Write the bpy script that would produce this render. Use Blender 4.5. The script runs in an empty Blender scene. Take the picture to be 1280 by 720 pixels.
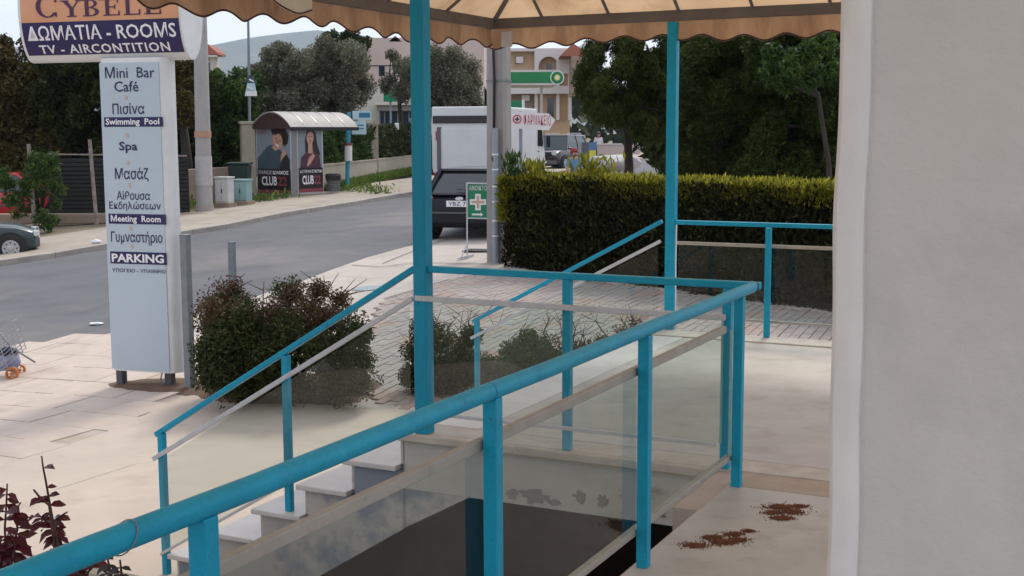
import bpy, bmesh, math, random
import numpy as np
from mathutils import Vector, Matrix
sc = bpy.context.scene
col = sc.collection
R = math.radians

# ------------------------------------------------------------------ camera
F, PITCH, ROLL, TH, H = 1587.3, .122, -.0036, .4614, 1.6676
cam_d = bpy.data.cameras.new('camera'); cam_o = bpy.data.objects.new('camera', cam_d); col.objects.link(cam_o)
cam_d.sensor_width = 36; cam_d.lens = F / 1280 * 36
cam_d.clip_start = .05; cam_d.clip_end = 20000
cam_o.matrix_world = Matrix.Translation((0, 0, H)) @ Matrix.Rotation(math.pi / 2 - PITCH, 4, 'X') @ Matrix.Rotation(ROLL, 4, 'Z')
sc.camera = cam_o
# ------------------------------------------------------------------ world, sun, exposure
SUN_EL, SUN_AZ = 52, 25          # sun beyond the scene, a little to the right
w = bpy.data.worlds.new('World'); sc.world = w; w.use_nodes = True
nt = w.node_tree; nt.nodes.clear()
sky = nt.nodes.new('ShaderNodeTexSky'); sky.sky_type = 'NISHITA'; sky.sun_disc = False
sky.sun_elevation = R(SUN_EL); sky.sun_rotation = R(SUN_AZ); sky.dust_density = 1.5; sky.air_density = 1.2; sky.ozone_density = 1
hs = nt.nodes.new('ShaderNodeHueSaturation'); hs.inputs['Saturation'].default_value = .42; hs.inputs['Value'].default_value = 1.0
bg = nt.nodes.new('ShaderNodeBackground'); bg.inputs['Strength'].default_value = .13
ow = nt.nodes.new('ShaderNodeOutputWorld')
mx = nt.nodes.new('ShaderNodeMix'); mx.data_type = 'RGBA'; mx.inputs[0].default_value = .72      # high thin cloud whitens the sky
mx.inputs[7].default_value = (6.5, 6.8, 7.6, 1); nt.links.new(sky.outputs[0], hs.inputs['Color']); nt.links.new(hs.outputs[0], mx.inputs[6]); nt.links.new(mx.outputs[2], bg.inputs['Color']); nt.links.new(bg.outputs[0], ow.inputs['Surface'])
sd = bpy.data.lights.new('sun', 'SUN'); so = bpy.data.objects.new('sun', sd); col.objects.link(so)
sd.energy = 1.5; sd.angle = R(15); sd.color = (1, .93, .82)
sdir = Vector((math.sin(R(SUN_AZ)) * math.cos(R(SUN_EL)), math.cos(R(SUN_AZ)) * math.cos(R(SUN_EL)), math.sin(R(SUN_EL))))
so.rotation_euler = sdir.to_track_quat('Z', 'Y').to_euler()
sc.view_settings.view_transform = 'Standard'; sc.view_settings.look = 'None'
sc.view_settings.exposure = 0.52; sc.view_settings.gamma = 1

# ------------------------------------------------------------------ materials
def mat(name, c1, c2=None, rough=.7, scale=6, metal=0, bump=0, bscale=None, c3=None, s3=1.2, t3=(.5, .7), detail=6, spec=.5, coord='world', trans=0, stretch=None, coat=0):
    m = bpy.data.materials.new(name); m.use_nodes = True
    n = m.node_tree; N = n.nodes; L = n.links
    b = N['Principled BSDF']
    b.inputs['Roughness'].default_value = rough; b.inputs['Metallic'].default_value = metal
    b.inputs['Specular IOR Level'].default_value = spec
    if coat: b.inputs['Coat Weight'].default_value = coat; b.inputs['Coat Roughness'].default_value = .08
    if coord == 'world':
        g = N.new('ShaderNodeNewGeometry'); src = g.outputs['Position']
    else:
        g = N.new('ShaderNodeTexCoord'); src = g.outputs['Object']
    if stretch:
        mp = N.new('ShaderNodeMapping'); mp.inputs['Scale'].default_value = stretch
        L.new(src, mp.inputs['Vector']); src = mp.outputs[0]
    def noise(s, d=detail):
        t = N.new('ShaderNodeTexNoise'); t.inputs['Scale'].default_value = s; t.inputs['Detail'].default_value = d; t.inputs['Roughness'].default_value = .62
        L.new(src, t.inputs['Vector']); return t.outputs['Fac']
    def ramp(f, lo, hi):
        r = N.new('ShaderNodeMapRange'); r.inputs['From Min'].default_value = lo; r.inputs['From Max'].default_value = hi
        L.new(f, r.inputs['Value']); return r.outputs[0]
    def mix(f, a, b_):
        x = N.new('ShaderNodeMix'); x.data_type = 'RGBA'
        L.new(f, x.inputs['Factor'])
        for k, v in (('A', a), ('B', b_)):
            s = [i for i in x.inputs if i.name == k and i.type == 'RGBA'][0]
            if isinstance(v, tuple): s.default_value = (*v, 1)
            else: L.new(v, s)
        return [o for o in x.outputs if o.type == 'RGBA'][0]
    cc = None
    if c2 is None: b.inputs['Base Color'].default_value = (*c1, 1)
    else:
        cc = mix(ramp(noise(scale), .32, .68), c1, c2)
        if c3: cc = mix(ramp(noise(s3), *t3), cc, c3)
        L.new(cc, b.inputs['Base Color'])
    if bump:
        bn = N.new('ShaderNodeBump'); bn.inputs['Strength'].default_value = bump; bn.inputs['Distance'].default_value = .01
        L.new(noise(bscale or scale * 6, 8), bn.inputs['Height']); L.new(bn.outputs[0], b.inputs['Normal'])
    if trans:
        out = N['Material Output']; t = N.new('ShaderNodeBsdfTranslucent'); ms = N.new('ShaderNodeMixShader'); ms.inputs[0].default_value = trans
        if cc is not None: L.new(cc, t.inputs['Color'])
        else: t.inputs['Color'].default_value = (*c1, 1)
        L.new(b.outputs[0], ms.inputs[1]); L.new(t.outputs[0], ms.inputs[2]); L.new(ms.outputs[0], out.inputs['Surface'])
    return m

def leafmat(name, c1, c2, c3, trans=.25, rough=.55):
    """leaf colour varies leaf by leaf through a stored per-face value"""
    m = bpy.data.materials.new(name); m.use_nodes = True
    n = m.node_tree; N = n.nodes; L = n.links; b = N['Principled BSDF']; b.inputs['Roughness'].default_value = rough
    b.inputs['Specular IOR Level'].default_value = .12
    a = N.new('ShaderNodeAttribute'); a.attribute_name = 'tint'
    r = N.new('ShaderNodeValToRGB'); r.color_ramp.elements[0].color = (*c1, 1); r.color_ramp.elements[1].color = (*c3, 1)
    e = r.color_ramp.elements.new(.55); e.color = (*c2, 1)
    L.new(a.outputs['Fac'], r.inputs[0]); L.new(r.outputs[0], b.inputs['Base Color'])
    t = N.new('ShaderNodeBsdfTranslucent'); L.new(r.outputs[0], t.inputs['Color'])
    ms = N.new('ShaderNodeMixShader'); ms.inputs[0].default_value = trans
    L.new(b.outputs[0], ms.inputs[1]); L.new(t.outputs[0], ms.inputs[2]); L.new(ms.outputs[0], N['Material Output'].inputs['Surface'])
    return m

def glassmat(name, tint, dust=(.55, .58, .55), dustf=.08, rough=.02, refl=1.0):
    m = bpy.data.materials.new(name); m.use_nodes = True
    n = m.node_tree; N = n.nodes; L = n.links; N.remove(N['Principled BSDF'])
    tr = N.new('ShaderNodeBsdfTransparent'); tr.inputs[0].default_value = (*tint, 1)
    gl = N.new('ShaderNodeBsdfGlossy'); gl.inputs['Roughness'].default_value = rough
    fr = N.new('ShaderNodeFresnel'); gb = N.new('ShaderNodeNewGeometry'); mi = N.new('ShaderNodeMapRange'); mi.inputs['To Min'].default_value = 1.5; mi.inputs['To Max'].default_value = 1 / 1.5
    L.new(gb.outputs['Backfacing'], mi.inputs['Value']); L.new(mi.outputs[0], fr.inputs['IOR'])
    mm = N.new('ShaderNodeMath'); mm.operation = 'MULTIPLY'; mm.inputs[1].default_value = refl; L.new(fr.outputs[0], mm.inputs[0])
    m1 = N.new('ShaderNodeMixShader'); L.new(mm.outputs[0], m1.inputs[0]); L.new(tr.outputs[0], m1.inputs[1]); L.new(gl.outputs[0], m1.inputs[2])
    df = N.new('ShaderNodeBsdfDiffuse'); df.inputs[0].default_value = (*dust, 1)
    no = N.new('ShaderNodeTexNoise'); no.inputs['Scale'].default_value = 3; no.inputs['Detail'].default_value = 6
    g = N.new('ShaderNodeNewGeometry'); mp = N.new('ShaderNodeMapping'); mp.inputs['Scale'].default_value = (1.5, 1.5, .5); L.new(g.outputs['Position'], mp.inputs[0]); L.new(mp.outputs[0], no.inputs['Vector'])
    mr = N.new('ShaderNodeMapRange'); mr.inputs['From Min'].default_value = .3; mr.inputs['From Max'].default_value = .75
    mr.inputs['To Min'].default_value = dustf * .4; mr.inputs['To Max'].default_value = dustf * 1.6; L.new(no.outputs['Fac'], mr.inputs['Value'])
    m2 = N.new('ShaderNodeMixShader'); L.new(mr.outputs[0], m2.inputs[0]); L.new(m1.outputs[0], m2.inputs[1]); L.new(df.outputs[0], m2.inputs[2])
    L.new(m2.outputs[0], N['Material Output'].inputs['Surface'])
    return m

M = {}
M['teal'] = mat('turquoise_paint', (.003, .335, .52), (.003, .28, .45), rough=.45, spec=.3, scale=9, bump=.35, bscale=45, c3=(.03, .17, .24), s3=26, t3=(.66, .72))
M['teal_old'] = mat('worn_turquoise_paint', (.003, .31, .48), (.003, .24, .40), rough=.5, spec=.3, scale=5, bump=.6, bscale=35, c3=(.02, .06, .09), s3=18, t3=(.70, .74), stretch=(1, 1, .35))
M['navy_post'] = mat('dark_blue_paint', (.006, .02, .055), (.008, .03, .07), rough=.6)
M['alu'] = mat('aluminium', (.58, .59, .62), (.46, .47, .50), rough=.45, metal=.15, scale=12, stretch=(1, 1, 1))
M['bar_grey'] = mat('dusty_aluminium', (.40, .375, .33), (.33, .31, .28), rough=.6, metal=.15, scale=8, c3=(.24, .22, .19), s3=16, t3=(.6, .75))
M['glass'] = glassmat('dusty_railing_glass', (.80, .87, .85), dustf=.022, refl=1.2)
M['marble'] = mat('white_marble', (.62, .61, .60), (.52, .50, .49), rough=.42, scale=3, bump=.08, c3=(.42, .38, .34), s3=5, t3=(.6, .8))
M['marble_edge'] = mat('worn_marble_edge', (.55, .52, .47), (.42, .38, .33), rough=.6, scale=8, bump=.15, c3=(.25, .20, .15), s3=7, t3=(.62, .8))
M['floor_tile'] = mat('cream_terrace_tile', (.50, .47, .43), (.40, .37, .335), rough=.5, scale=2.6, bump=.1, c3=(.29, .25, .20), s3=3.4, t3=(.52, .78))
M['floor_slab'] = mat('terrace_slab', (.46, .40, .35), (.38, .33, .285), rough=.8, scale=4)
M['band'] = mat('stained_threshold', (.42, .34, .26), (.34, .26, .19), rough=.6, scale=7, bump=.1)
M['stringer'] = mat('whitewashed_concrete', (.50, .47, .43), (.40, .37, .34), rough=.85, scale=2.6, bump=.3, bscale=20, c3=(.22, .25, .30), s3=1.3, t3=(.47, .54))
M['fascia'] = mat('flaking_whitewash', (.52, .50, .46), (.44, .41, .37), rough=.85, scale=3, bump=.3, bscale=22, c3=(.33, .33, .33), s3=6, t3=(.66, .69))
M['peel'] = mat('bare_render', (.20, .20, .20), (.28, .27, .26), rough=.95, scale=16, bump=.4)
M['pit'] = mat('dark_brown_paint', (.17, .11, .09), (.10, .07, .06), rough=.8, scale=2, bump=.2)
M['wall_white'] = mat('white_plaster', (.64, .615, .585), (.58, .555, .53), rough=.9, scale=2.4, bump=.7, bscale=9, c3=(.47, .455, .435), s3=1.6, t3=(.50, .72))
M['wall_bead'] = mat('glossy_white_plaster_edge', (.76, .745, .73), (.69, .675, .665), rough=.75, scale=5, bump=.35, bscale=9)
M['canvas'] = mat('cream_canvas', (.62, .43, .26), (.52, .34, .20), rough=.9, scale=1.5, trans=.55, c3=(.36, .20, .10), s3=1.8, t3=(.5, .78), bump=.15)
M['canvas_val'] = mat('orange_brown_canvas', (.46, .28, .16), (.34, .19, .10), rough=.9, scale=6, trans=.42, c3=(.20, .11, .06), s3=4, t3=(.45, .72), stretch=(1, 1, .3), bump=.2)
M['canvas_pale'] = mat('pale_canvas', (.70, .68, .60), (.56, .52, .42), rough=.9, scale=3, trans=.5)
M['canvas_trim'] = mat('dark_piping', (.05, .02, .03), rough=.9)
M['frame_brown'] = mat('grey_brown_steel', (.14, .125, .12), (.11, .095, .09), rough=.6, scale=6)
M['asphalt'] = mat('asphalt', (.13, .127, .138), (.095, .093, .103), rough=.88, scale=.9, bump=.5, bscale=50, c3=(.165, .155, .15), s3=.22, t3=(.5, .62))
M['concrete_cream'] = mat('cream_concrete', (.53, .445, .37), (.46, .385, .32), rough=.88, scale=1.3, bump=.35, bscale=30, c3=(.37, .30, .24), s3=2.1, t3=(.56, .82))
M['side_conc'] = mat('pale_pavement_concrete', (.50, .44, .39), (.40, .35, .31), rough=.9, scale=1.2, bump=.25, bscale=26, c3=(.30, .26, .22), s3=1.8, t3=(.55, .8))
M['slab'] = mat('pale_paving_stone', (.55, .45, .38), (.46, .38, .325), rough=.85, scale=2.6, bump=.2, bscale=30, c3=(.40, .29, .22), s3=1.3, t3=(.60, .85))
M['joint'] = mat('sandy_joint', (.44, .36, .30), (.38, .31, .25), rough=.95, scale=5)
M['paver'] = mat('grey_pink_paver', (.36, .31, .28), (.28, .25, .23), rough=.88, scale=3.2, bump=.2, c3=(.36, .22, .17), s3=1.3, t3=(.5, .7))
M['paver_joint'] = mat('dark_paver_joint', (.13, .12, .105), (.10, .09, .075), rough=.95, scale=5)
M['soil'] = mat('red_brown_soil', (.17, .10, .065), (.10, .065, .045), rough=.98, scale=5, bump=.8, bscale=30)
M['far_side'] = mat('dusty_far_pavement', (.40, .34, .28), (.31, .265, .22), rough=.95, scale=1.1, bump=.3, bscale=20, c3=(.22, .2, .14), s3=.8, t3=(.58, .72))
M['kerb'] = mat('concrete_kerb', (.40, .36, .32), (.30, .27, .24), rough=.9, scale=3, bump=.3)
M['ground'] = mat('dry_ground', (.22, .17, .12), (.16, .14, .08), rough=.95, scale=.5, bump=.3, c3=(.10, .11, .05), s3=.15, t3=(.45, .6))
M['hill'] = mat('hill_scrub', (.10, .12, .07), (.14, .14, .10), rough=.95, scale=.006, c3=(.17, .17, .15), s3=.02, t3=(.55, .7))
M['polec'] = mat('weathered_concrete_pole', (.34, .32, .30), (.28, .26, .25), rough=.9, scale=4, bump=.3, c3=(.22, .20, .18), s3=3, t3=(.58, .75), stretch=(1, 1, .4))
M['polec2'] = mat('pale_concrete_pole', (.40, .385, .37), (.32, .30, .29), rough=.9, scale=3, bump=.3, stretch=(1, 1, .4))
M['galv'] = mat('galvanised_steel', (.22, .245, .26), (.17, .19, .20), rough=.5, metal=.3, scale=7)
M['conduit'] = mat('grey_conduit', (.27, .31, .36), (.23, .27, .31), rough=.55)
M['black'] = mat('black_rubber', (.015, .015, .016), rough=.7)
M['whiteplastic'] = mat('white_plastic', (.72, .73, .74), rough=.5)
M['sign_face'] = mat('pale_sign_panel', (.46, .54, .60), (.42, .50, .56), rough=.35, scale=1.2, stretch=(1, 1, .5), c3=(.40, .47, .52), s3=1.5, t3=(.6, .8))
M['sign_frame'] = mat('white_sign_frame', (.72, .73, .73), (.62, .63, .63), rough=.35, scale=3, metal=.1)
M['sign_leg'] = mat('grey_sign_leg', (.07, .075, .09), (.09, .09, .10), rough=.6)
M['navy'] = mat('navy_print', (.012, .008, .075), rough=.5)
M['txt_white'] = mat('white_print', (.78, .76, .78), rough=.5)
M['orange_star'] = mat('faded_orange_print', (.55, .38, .30), rough=.6)
M['txt_plum'] = mat('plum_print', (.06, .012, .06), rough=.5)
M['green'] = mat('green_print', (.0, .20, .085), rough=.5)
M['bpgreen'] = mat('glossy_green_fascia', (.0, .22, .06), (.0, .19, .05), rough=.35, scale=1)
M['red'] = mat('red_print', (.55, .03, .08), rough=.5)
M['yellow'] = mat('yellow_print', (.7, .65, .1), rough=.5)
M['carblack'] = mat('dark_navy_car_paint', (.006, .006, .012), rough=.4, coat=.12, spec=.25)
M['carteal'] = mat('dull_green_car_paint', (.02, .048, .045), (.017, .04, .04), rough=.35, coat=.4)
M['carred'] = mat('red_car_paint', (.40, .012, .02), rough=.3, coat=.5)
M['cardark'] = mat('dark_suv_paint', (.022, .012, .02), rough=.25, coat=.6)
M['carglass'] = mat('car_glass', (.015, .02, .022), rough=.05, spec=.9)
M['carglass_l'] = mat('car_glass_pale', (.045, .065, .062), rough=.1, spec=.6)
M['tyre'] = mat('tyre_rubber', (.02, .019, .018), rough=.85)
M['rim'] = mat('wheel_rim', (.45, .45, .46), rough=.35, metal=.6)
M['lampred'] = mat('tail_lamp_red', (.35, .01, .015), rough=.2, coat=.5)
M['lampclear'] = mat('headlamp_glass', (.6, .62, .62), rough=.12, coat=.7)
M['plasticgrey'] = mat('grey_bumper', (.10, .10, .105), rough=.6)
M['truckw'] = mat('white_truck_panel', (.66, .67, .67), (.58, .59, .60), rough=.4, scale=1.4)
M['bark'] = mat('bark', (.045, .035, .026), (.022, .018, .014), rough=.95, scale=9, bump=.8, stretch=(1, 1, .3))
M['twig'] = mat('brown_twig', (.10, .05, .04), (.06, .03, .028), rough=.9, scale=9)
M['lf_dark'] = leafmat('dark_green_leaf', (.012, .020, .006), (.026, .038, .009), (.065, .078, .015))
M['lf_mid'] = leafmat('mid_green_leaf', (.018, .04, .012), (.045, .085, .02), (.10, .15, .03))
M['lf_olive'] = leafmat('grey_green_olive_leaf', (.07, .072, .048), (.15, .15, .10), (.29, .28, .20))
M['lf_brown'] = leafmat('brown_green_leaf', (.032, .026, .009), (.075, .058, .016), (.17, .12, .03))
M['lf_hedge'] = leafmat('dark_conifer_leaf', (.007, .009, .003), (.020, .022, .006), (.065, .060, .014), trans=.15)
M['lf_lime'] = leafmat('yellow_green_new_leaf', (.09, .10, .012), (.26, .25, .025), (.46, .40, .05), trans=.45)
M['lf_bush'] = leafmat('mixed_bush_leaf', (.022, .038, .012), (.045, .055, .02), (.10, .11, .035))
M['lf_rust'] = leafmat('rusty_bush_leaf', (.035, .022, .012), (.085, .052, .027), (.17, .12, .055))
M['lf_red'] = leafmat('dark_red_leaf', (.045, .004, .010), (.10, .008, .020), (.19, .018, .035), trans=.3)
M['lf_grass'] = leafmat('grass_blade', (.06, .10, .02), (.10, .17, .03), (.22, .26, .06))
M['lf_pine'] = leafmat('feathery_green_leaf', (.016, .028, .006), (.045, .065, .012), (.13, .14, .025), trans=.35)
M['pinkwall'] = mat('pale_pink_render', (.58, .46, .42), (.52, .41, .38), rough=.9, scale=.6, stretch=(1, 1, .4))
M['creamwall'] = mat('cream_render', (.58, .55, .49), (.50, .47, .42), rough=.9, scale=.6)
M['orangewall'] = mat('ochre_render', (.52, .36, .22), (.46, .31, .19), rough=.9, scale=.6)
M['whitewall'] = mat('white_render', (.64, .60, .59), rough=.9)
M['tilered'] = mat('red_roof_tile', (.36, .13, .09), (.28, .10, .07), rough=.85, scale=2)
M['window'] = mat('dark_window', (.02, .03, .04), rough=.1, spec=.8)
M['winblue'] = mat('blue_window', (.015, .04, .09), rough=.15, spec=.8)
M['shade'] = mat('grey_awning', (.22, .20, .19), rough=.8)
M['bwall'] = mat('beige_boundary_wall', (.42, .37, .29), (.34, .30, .24), rough=.92, scale=1.5, bump=.3, c3=(.25, .22, .17), s3=1, t3=(.55, .8))
M['pinkish'] = mat('pinkish_old_wall', (.32, .24, .18), (.24, .18, .14), rough=.95, scale=1.5)
M['fence_slat'] = mat('dark_green_fence_slat', (.016, .018, .014), (.010, .012, .010), rough=.8, scale=3)
M['rust'] = mat('rusty_pale_steel', (.30, .26, .24), (.16, .11, .09), rough=.85, scale=9)
M['cabinet'] = mat('pale_grey_cabinet', (.52, .53, .52), (.45, .46, .45), rough=.6, scale=3)
M['cabinet2'] = mat('blue_grey_cabinet', (.25, .38, .38), (.20, .32, .33), rough=.6, scale=3)
M['bingreen'] = mat('dark_green_bin', (.010, .028, .022), rough=.5)
M['shelter'] = mat('shelter_roof', (.38, .355, .33), (.30, .28, .26), rough=.6, scale=1.5)
M['shelter_frame'] = mat('shelter_frame', (.28, .27, .27), rough=.4, metal=.5)
M['smoke'] = mat('smoked_roof_end', (.06, .035, .03), rough=.4)
M['poster_bg'] = mat('poster_grey_blue', (.20, .235, .27), (.24, .27, .30), rough=.35, scale=.8)
M['poster_dark'] = mat('poster_near_black', (.018, .014, .018), rough=.35)
M['shirt'] = mat('print_blue_grey', (.035, .065, .09), (.05, .085, .11), rough=.4, scale=4)
M['skin'] = mat('print_skin', (.48, .27, .20), rough=.45)
M['hair'] = mat('print_dark_hair', (.02, .012, .012), rough=.5)
M['plum'] = mat('print_plum_dress', (.07, .025, .04), rough=.5)
M['darkred'] = mat('print_dark_red', (.24, .05, .06), rough=.5)
M['blueprint'] = mat('bus_stop_blue', (.04, .30, .42), rough=.5)
M['bluepale'] = mat('bus_stop_pale_blue', (.42, .58, .63), rough=.5)
M['bluedark'] = mat('bus_stop_dark_blue', (.02, .15, .27), rough=.5)
M['paper'] = mat('torn_paper', (.46, .44, .43), (.38, .36, .36), rough=.9, scale=10)
M['orangep'] = mat('faded_orange_band', (.50, .22, .09), (.38, .28, .22), rough=.8, scale=14)
M['wheel_orange'] = mat('orange_plastic', (.50, .15, .03), rough=.5)
M['wire'] = mat('chromed_wire', (.34, .35, .37), rough=.4, metal=.3)
M['bagblue'] = mat('pale_blue_bag', (.38, .42, .52), (.15, .17, .3), rough=.7, scale=14)
M['bagdark'] = mat('dark_blue_bag', (.012, .018, .05), rough=.8)
M['clothblue'] = mat('blue_cloth', (.10, .22, .36), rough=.9)
M['clothred'] = mat('dark_red_cloth', (.26, .02, .03), rough=.8)
M['clothwhite'] = mat('white_cloth', (.6, .58, .6), rough=.9)
M['trousers'] = mat('dark_trousers', (.03, .03, .05), rough=.9)
M['bodyskin'] = mat('skin_tone', (.40, .22, .16), rough=.55)
M['manhole'] = mat('blue_grey_cover', (.24, .30, .33), rough=.7)
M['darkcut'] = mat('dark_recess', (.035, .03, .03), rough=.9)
M['dirt'] = mat('rust_brown_dirt', (.20, .075, .035), (.11, .045, .022), rough=.98, scale=30)

# ------------------------------------------------------------------ geometry helpers
def setp(o, label=None, cat=None, group=None, kind=None):
    if label: o['label'] = label
    if cat: o['category'] = cat
    if group: o['group'] = group
    if kind: o['kind'] = kind
    return o
def thing(name, label, cat, loc, rz=0, group=None):
    o = bpy.data.objects.new(name, None); col.objects.link(o); o.empty_display_size = .2
    o.location = loc; o.rotation_euler = (0, 0, rz)
    return setp(o, label, cat, group)
class MB:
    def __init__(s): s.v = []; s.f = []
    def add(s, vs, fs):
        n = len(s.v); s.v += [tuple(p) for p in vs]; s.f += [tuple(i + n for i in f) for f in fs]; return s
    def box(s, c, size, rot=None):
        hx, hy, hz = [q / 2 for q in size]; c = Vector(c)
        P = [Vector((x, y, z)) for z in (-hz, hz) for x, y in ((-hx, -hy), (hx, -hy), (hx, hy), (-hx, hy))]
        if rot is not None: P = [rot @ p for p in P]
        return s.add([p + c for p in P], [(0, 3, 2, 1), (4, 5, 6, 7), (0, 1, 5, 4), (1, 2, 6, 5), (2, 3, 7, 6), (3, 0, 4, 7)])
    def bar(s, p0, p1, wd, hg, up=(0, 0, 1)):
        """rectangular bar from p0 to p1"""
        p0, p1 = Vector(p0), Vector(p1); d = (p1 - p0).normalized(); u = Vector(up)
        if abs(d.dot(u)) > .99: u = Vector((0, 1, 0))
        r = d.cross(u).normalized(); u = r.cross(d)
        P = []
        for q in (p0, p1):
            for a, b in ((-1, -1), (1, -1), (1, 1), (-1, 1)): P.append(q + r * a * wd / 2 + u * b * hg / 2)
        return s.add(P, [(0, 1, 2, 3), (7, 6, 5, 4), (0, 4, 5, 1), (1, 5, 6, 2), (2, 6, 7, 3), (3, 7, 4, 0)])
    def tube(s, pts, r, n=10, cap=True):
        pts = [Vector(p) for p in pts]
        rs = r if isinstance(r, (list, tuple)) else [r] * len(pts)
        rings = []
        ref = None
        for i, p in enumerate(pts):
            d = (pts[min(i + 1, len(pts) - 1)] - pts[max(i - 1, 0)]).normalized()
            if ref is None: ref = Vector((0, 0, 1)) if abs(d.z) < .9 else Vector((1, 0, 0))
            a = d.cross(ref).normalized(); b = d.cross(a).normalized(); ref = -(d.cross(a).normalized()).cross(Vector((0,0,0))) if False else ref
            rings.append([p + (a * math.cos(2 * math.pi * k / n) + b * math.sin(2 * math.pi * k / n)) * rs[i] for k in range(n)])
        return s.loft(rings, cap)
    def loft(s, rings, cap=True, closed=True):
        n = len(rings[0]); vs = [p for r in rings for p in r]; fs = []
        m = n if closed else n - 1
        for i in range(len(rings) - 1):
            for k in range(m):
                a, b = i * n + k, i * n + (k + 1) % n
                fs.append((a, b, b + n, a + n))
        if cap: fs += [tuple(range(n))[::-1], tuple(range((len(rings) - 1) * n, len(rings) * n))]
        return s.add(vs, fs)
    def prism(s, poly, dv):
        """extrude a planar polygon (3D points) by vector dv"""
        dv = Vector(dv); return s.loft([[Vector(p) for p in poly], [Vector(p) + dv for p in poly]])
    def build(s, name, m, parent=None, org=(0, 0, 0), smooth=False, bevel=0):
        me = bpy.data.meshes.new(name); o3 = Vector(org)
        me.from_pydata([tuple(Vector(v) - o3) for v in s.v], [], s.f)
        bm = bmesh.new(); bm.from_mesh(me); bmesh.ops.recalc_face_normals(bm, faces=bm.faces)
        if bevel:
            es = [e for e in bm.edges if len(e.link_faces) == 2 and e.calc_face_angle(0) > .6]
            if es: bmesh.ops.bevel(bm, geom=es, offset=bevel, segments=2, affect='EDGES', profile=.5)
        bm.to_mesh(me); bm.free()
        me.materials.append(m if not isinstance(m, str) else M[m])
        if smooth:
            for p in me.polygons: p.use_smooth = True
            if smooth == 'auto':
                try: me.set_sharp_from_angle(angle=R(35))
                except Exception: pass
        o = bpy.data.objects.new(name, me); col.objects.link(o)
        if parent is not None: o.parent = parent
        else: o.location = org
        return o
E1 = Vector((math.sin(TH), math.cos(TH), 0)); E2 = Vector((-math.cos(TH), math.sin(TH), 0))
def DP(a, b, z=0): return E1 * a + E2 * b + Vector((0, 0, z))
def ab(u, d): v = Vector((u, d, 0)); return v.dot(E1), v.dot(E2)
def DBox(mb, a0, a1, b0, b1, z0, z1):
    return mb.prism([DP(a0, b0, z0), DP(a1, b0, z0), DP(a1, b1, z0), DP(a0, b1, z0)], (0, 0, z1 - z0))
def terr(u, d):
    lin = .045 * (d - 13) + .07 * (u + 4)
    h = .95 * math.tanh(lin / .95) if lin > 0 else .35 * math.tanh(lin / .35)
    s = min(1, max(0, (d - 10.5) / 4.5)); s = s * s * (3 - 2 * s)
    return -1.14 + h * s
def TP(u, d, off=0): return Vector((u, d, terr(u, d) + off))
def ray(x, y):
    X, Y = x - 640, y - 360; c, s = math.cos(-ROLL), math.sin(-ROLL)
    X, Y = X * c - Y * s, X * s + Y * c; X /= F; v = -Y / F
    return Vector((X, math.cos(PITCH) + v * math.sin(PITCH), -math.sin(PITCH) + v * math.cos(PITCH)))
def at(x, y):
    """the ground point seen at photo pixel x, y"""
    r = ray(x, y); t = 4.
    while t < 300:
        P = r * t; z = H + P.z
        if z <= terr(P.x, P.y): return Vector((P.x, P.y, terr(P.x, P.y)))
        t += .02
    return Vector((P.x, P.y, terr(P.x, P.y)))
def dep(x, y, d):
    r = ray(x, y); P = r * (d / r.y); return Vector((P.x, P.y, P.z + H))

def foliage(name, m, parent, org, centers, radii, counts, size, rng, droop=0, shell=.55, aspect=1.8, flat=.0, kind=None, tintshift=0):
    """many small leaf faces spread through ellipsoidal clumps"""
    V = []; T = []
    for c, rad, n in zip(centers, radii, counts):
        dirs = rng.normal(size=(n, 3)); dirs /= np.linalg.norm(dirs, axis=1)[:, None]
        rr = (shell + (1 - shell) * rng.random(n)) ** 1.0
        rr *= 1 + .12 * np.sin(dirs[:, 0] * 7 + c[0] * 3) * np.cos(dirs[:, 2] * 6 + c[1])
        P = np.array(c) + dirs * rr[:, None] * np.array(rad)
        a = rng.normal(size=(n, 3)); a[:, 2] -= droop; a /= np.linalg.norm(a, axis=1)[:, None]
        b = rng.normal(size=(n, 3)); b = np.cross(a, b); b /= np.linalg.norm(b, axis=1)[:, None]
        L = size * (.6 + .8 * rng.random(n))[:, None]; W = L / aspect
        V.append(np.stack([P - a * L / 2, P + b * W / 2, P + a * L / 2, P - b * W / 2], 1))
        T.append(np.clip(rng.random(n) * .75 + .25 * rng.random() + tintshift, 0, 1))
    V = np.concatenate(V).reshape(-1, 3) - np.array(org); T = np.concatenate(T)
    return leafmesh(name, m, parent, org, V, T, kind)
def leafmesh(name, m, parent, org, V, T, kind=None):
    n = len(V) // 4
    me = bpy.data.meshes.new(name)
    me.vertices.add(len(V)); me.vertices.foreach_set('co', V.astype(np.float32).ravel())
    me.loops.add(4 * n); me.loops.foreach_set('vertex_index', np.arange(4 * n, dtype=np.int32))
    me.polygons.add(n); me.polygons.foreach_set('loop_start', np.arange(0, 4 * n, 4, dtype=np.int32))
    me.update(calc_edges=True)
    at_ = me.attributes.new('tint', 'FLOAT', 'FACE'); at_.data.foreach_set('value', T.astype(np.float32))
    me.materials.append(M[m]); o = bpy.data.objects.new(name, me); col.objects.link(o)
    if parent is not None: o.parent = parent
    else: o.location = org
    if kind: o['kind'] = kind
    return o
def clumps(c, rad, n, r0, rng, jitter=1.0):
    """clump centres spread over an ellipsoid"""
    C = []; Q = []
    for i in range(n):
        d = rng.normal(size=3); d /= np.linalg.norm(d); k = (.35 + .6 * rng.random()) * jitter
        C.append(np.array(c) + d * np.array(rad) * k); s = r0 * (.6 + .8 * rng.random()); Q.append((s, s, s * .8))
    return C, Q
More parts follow.
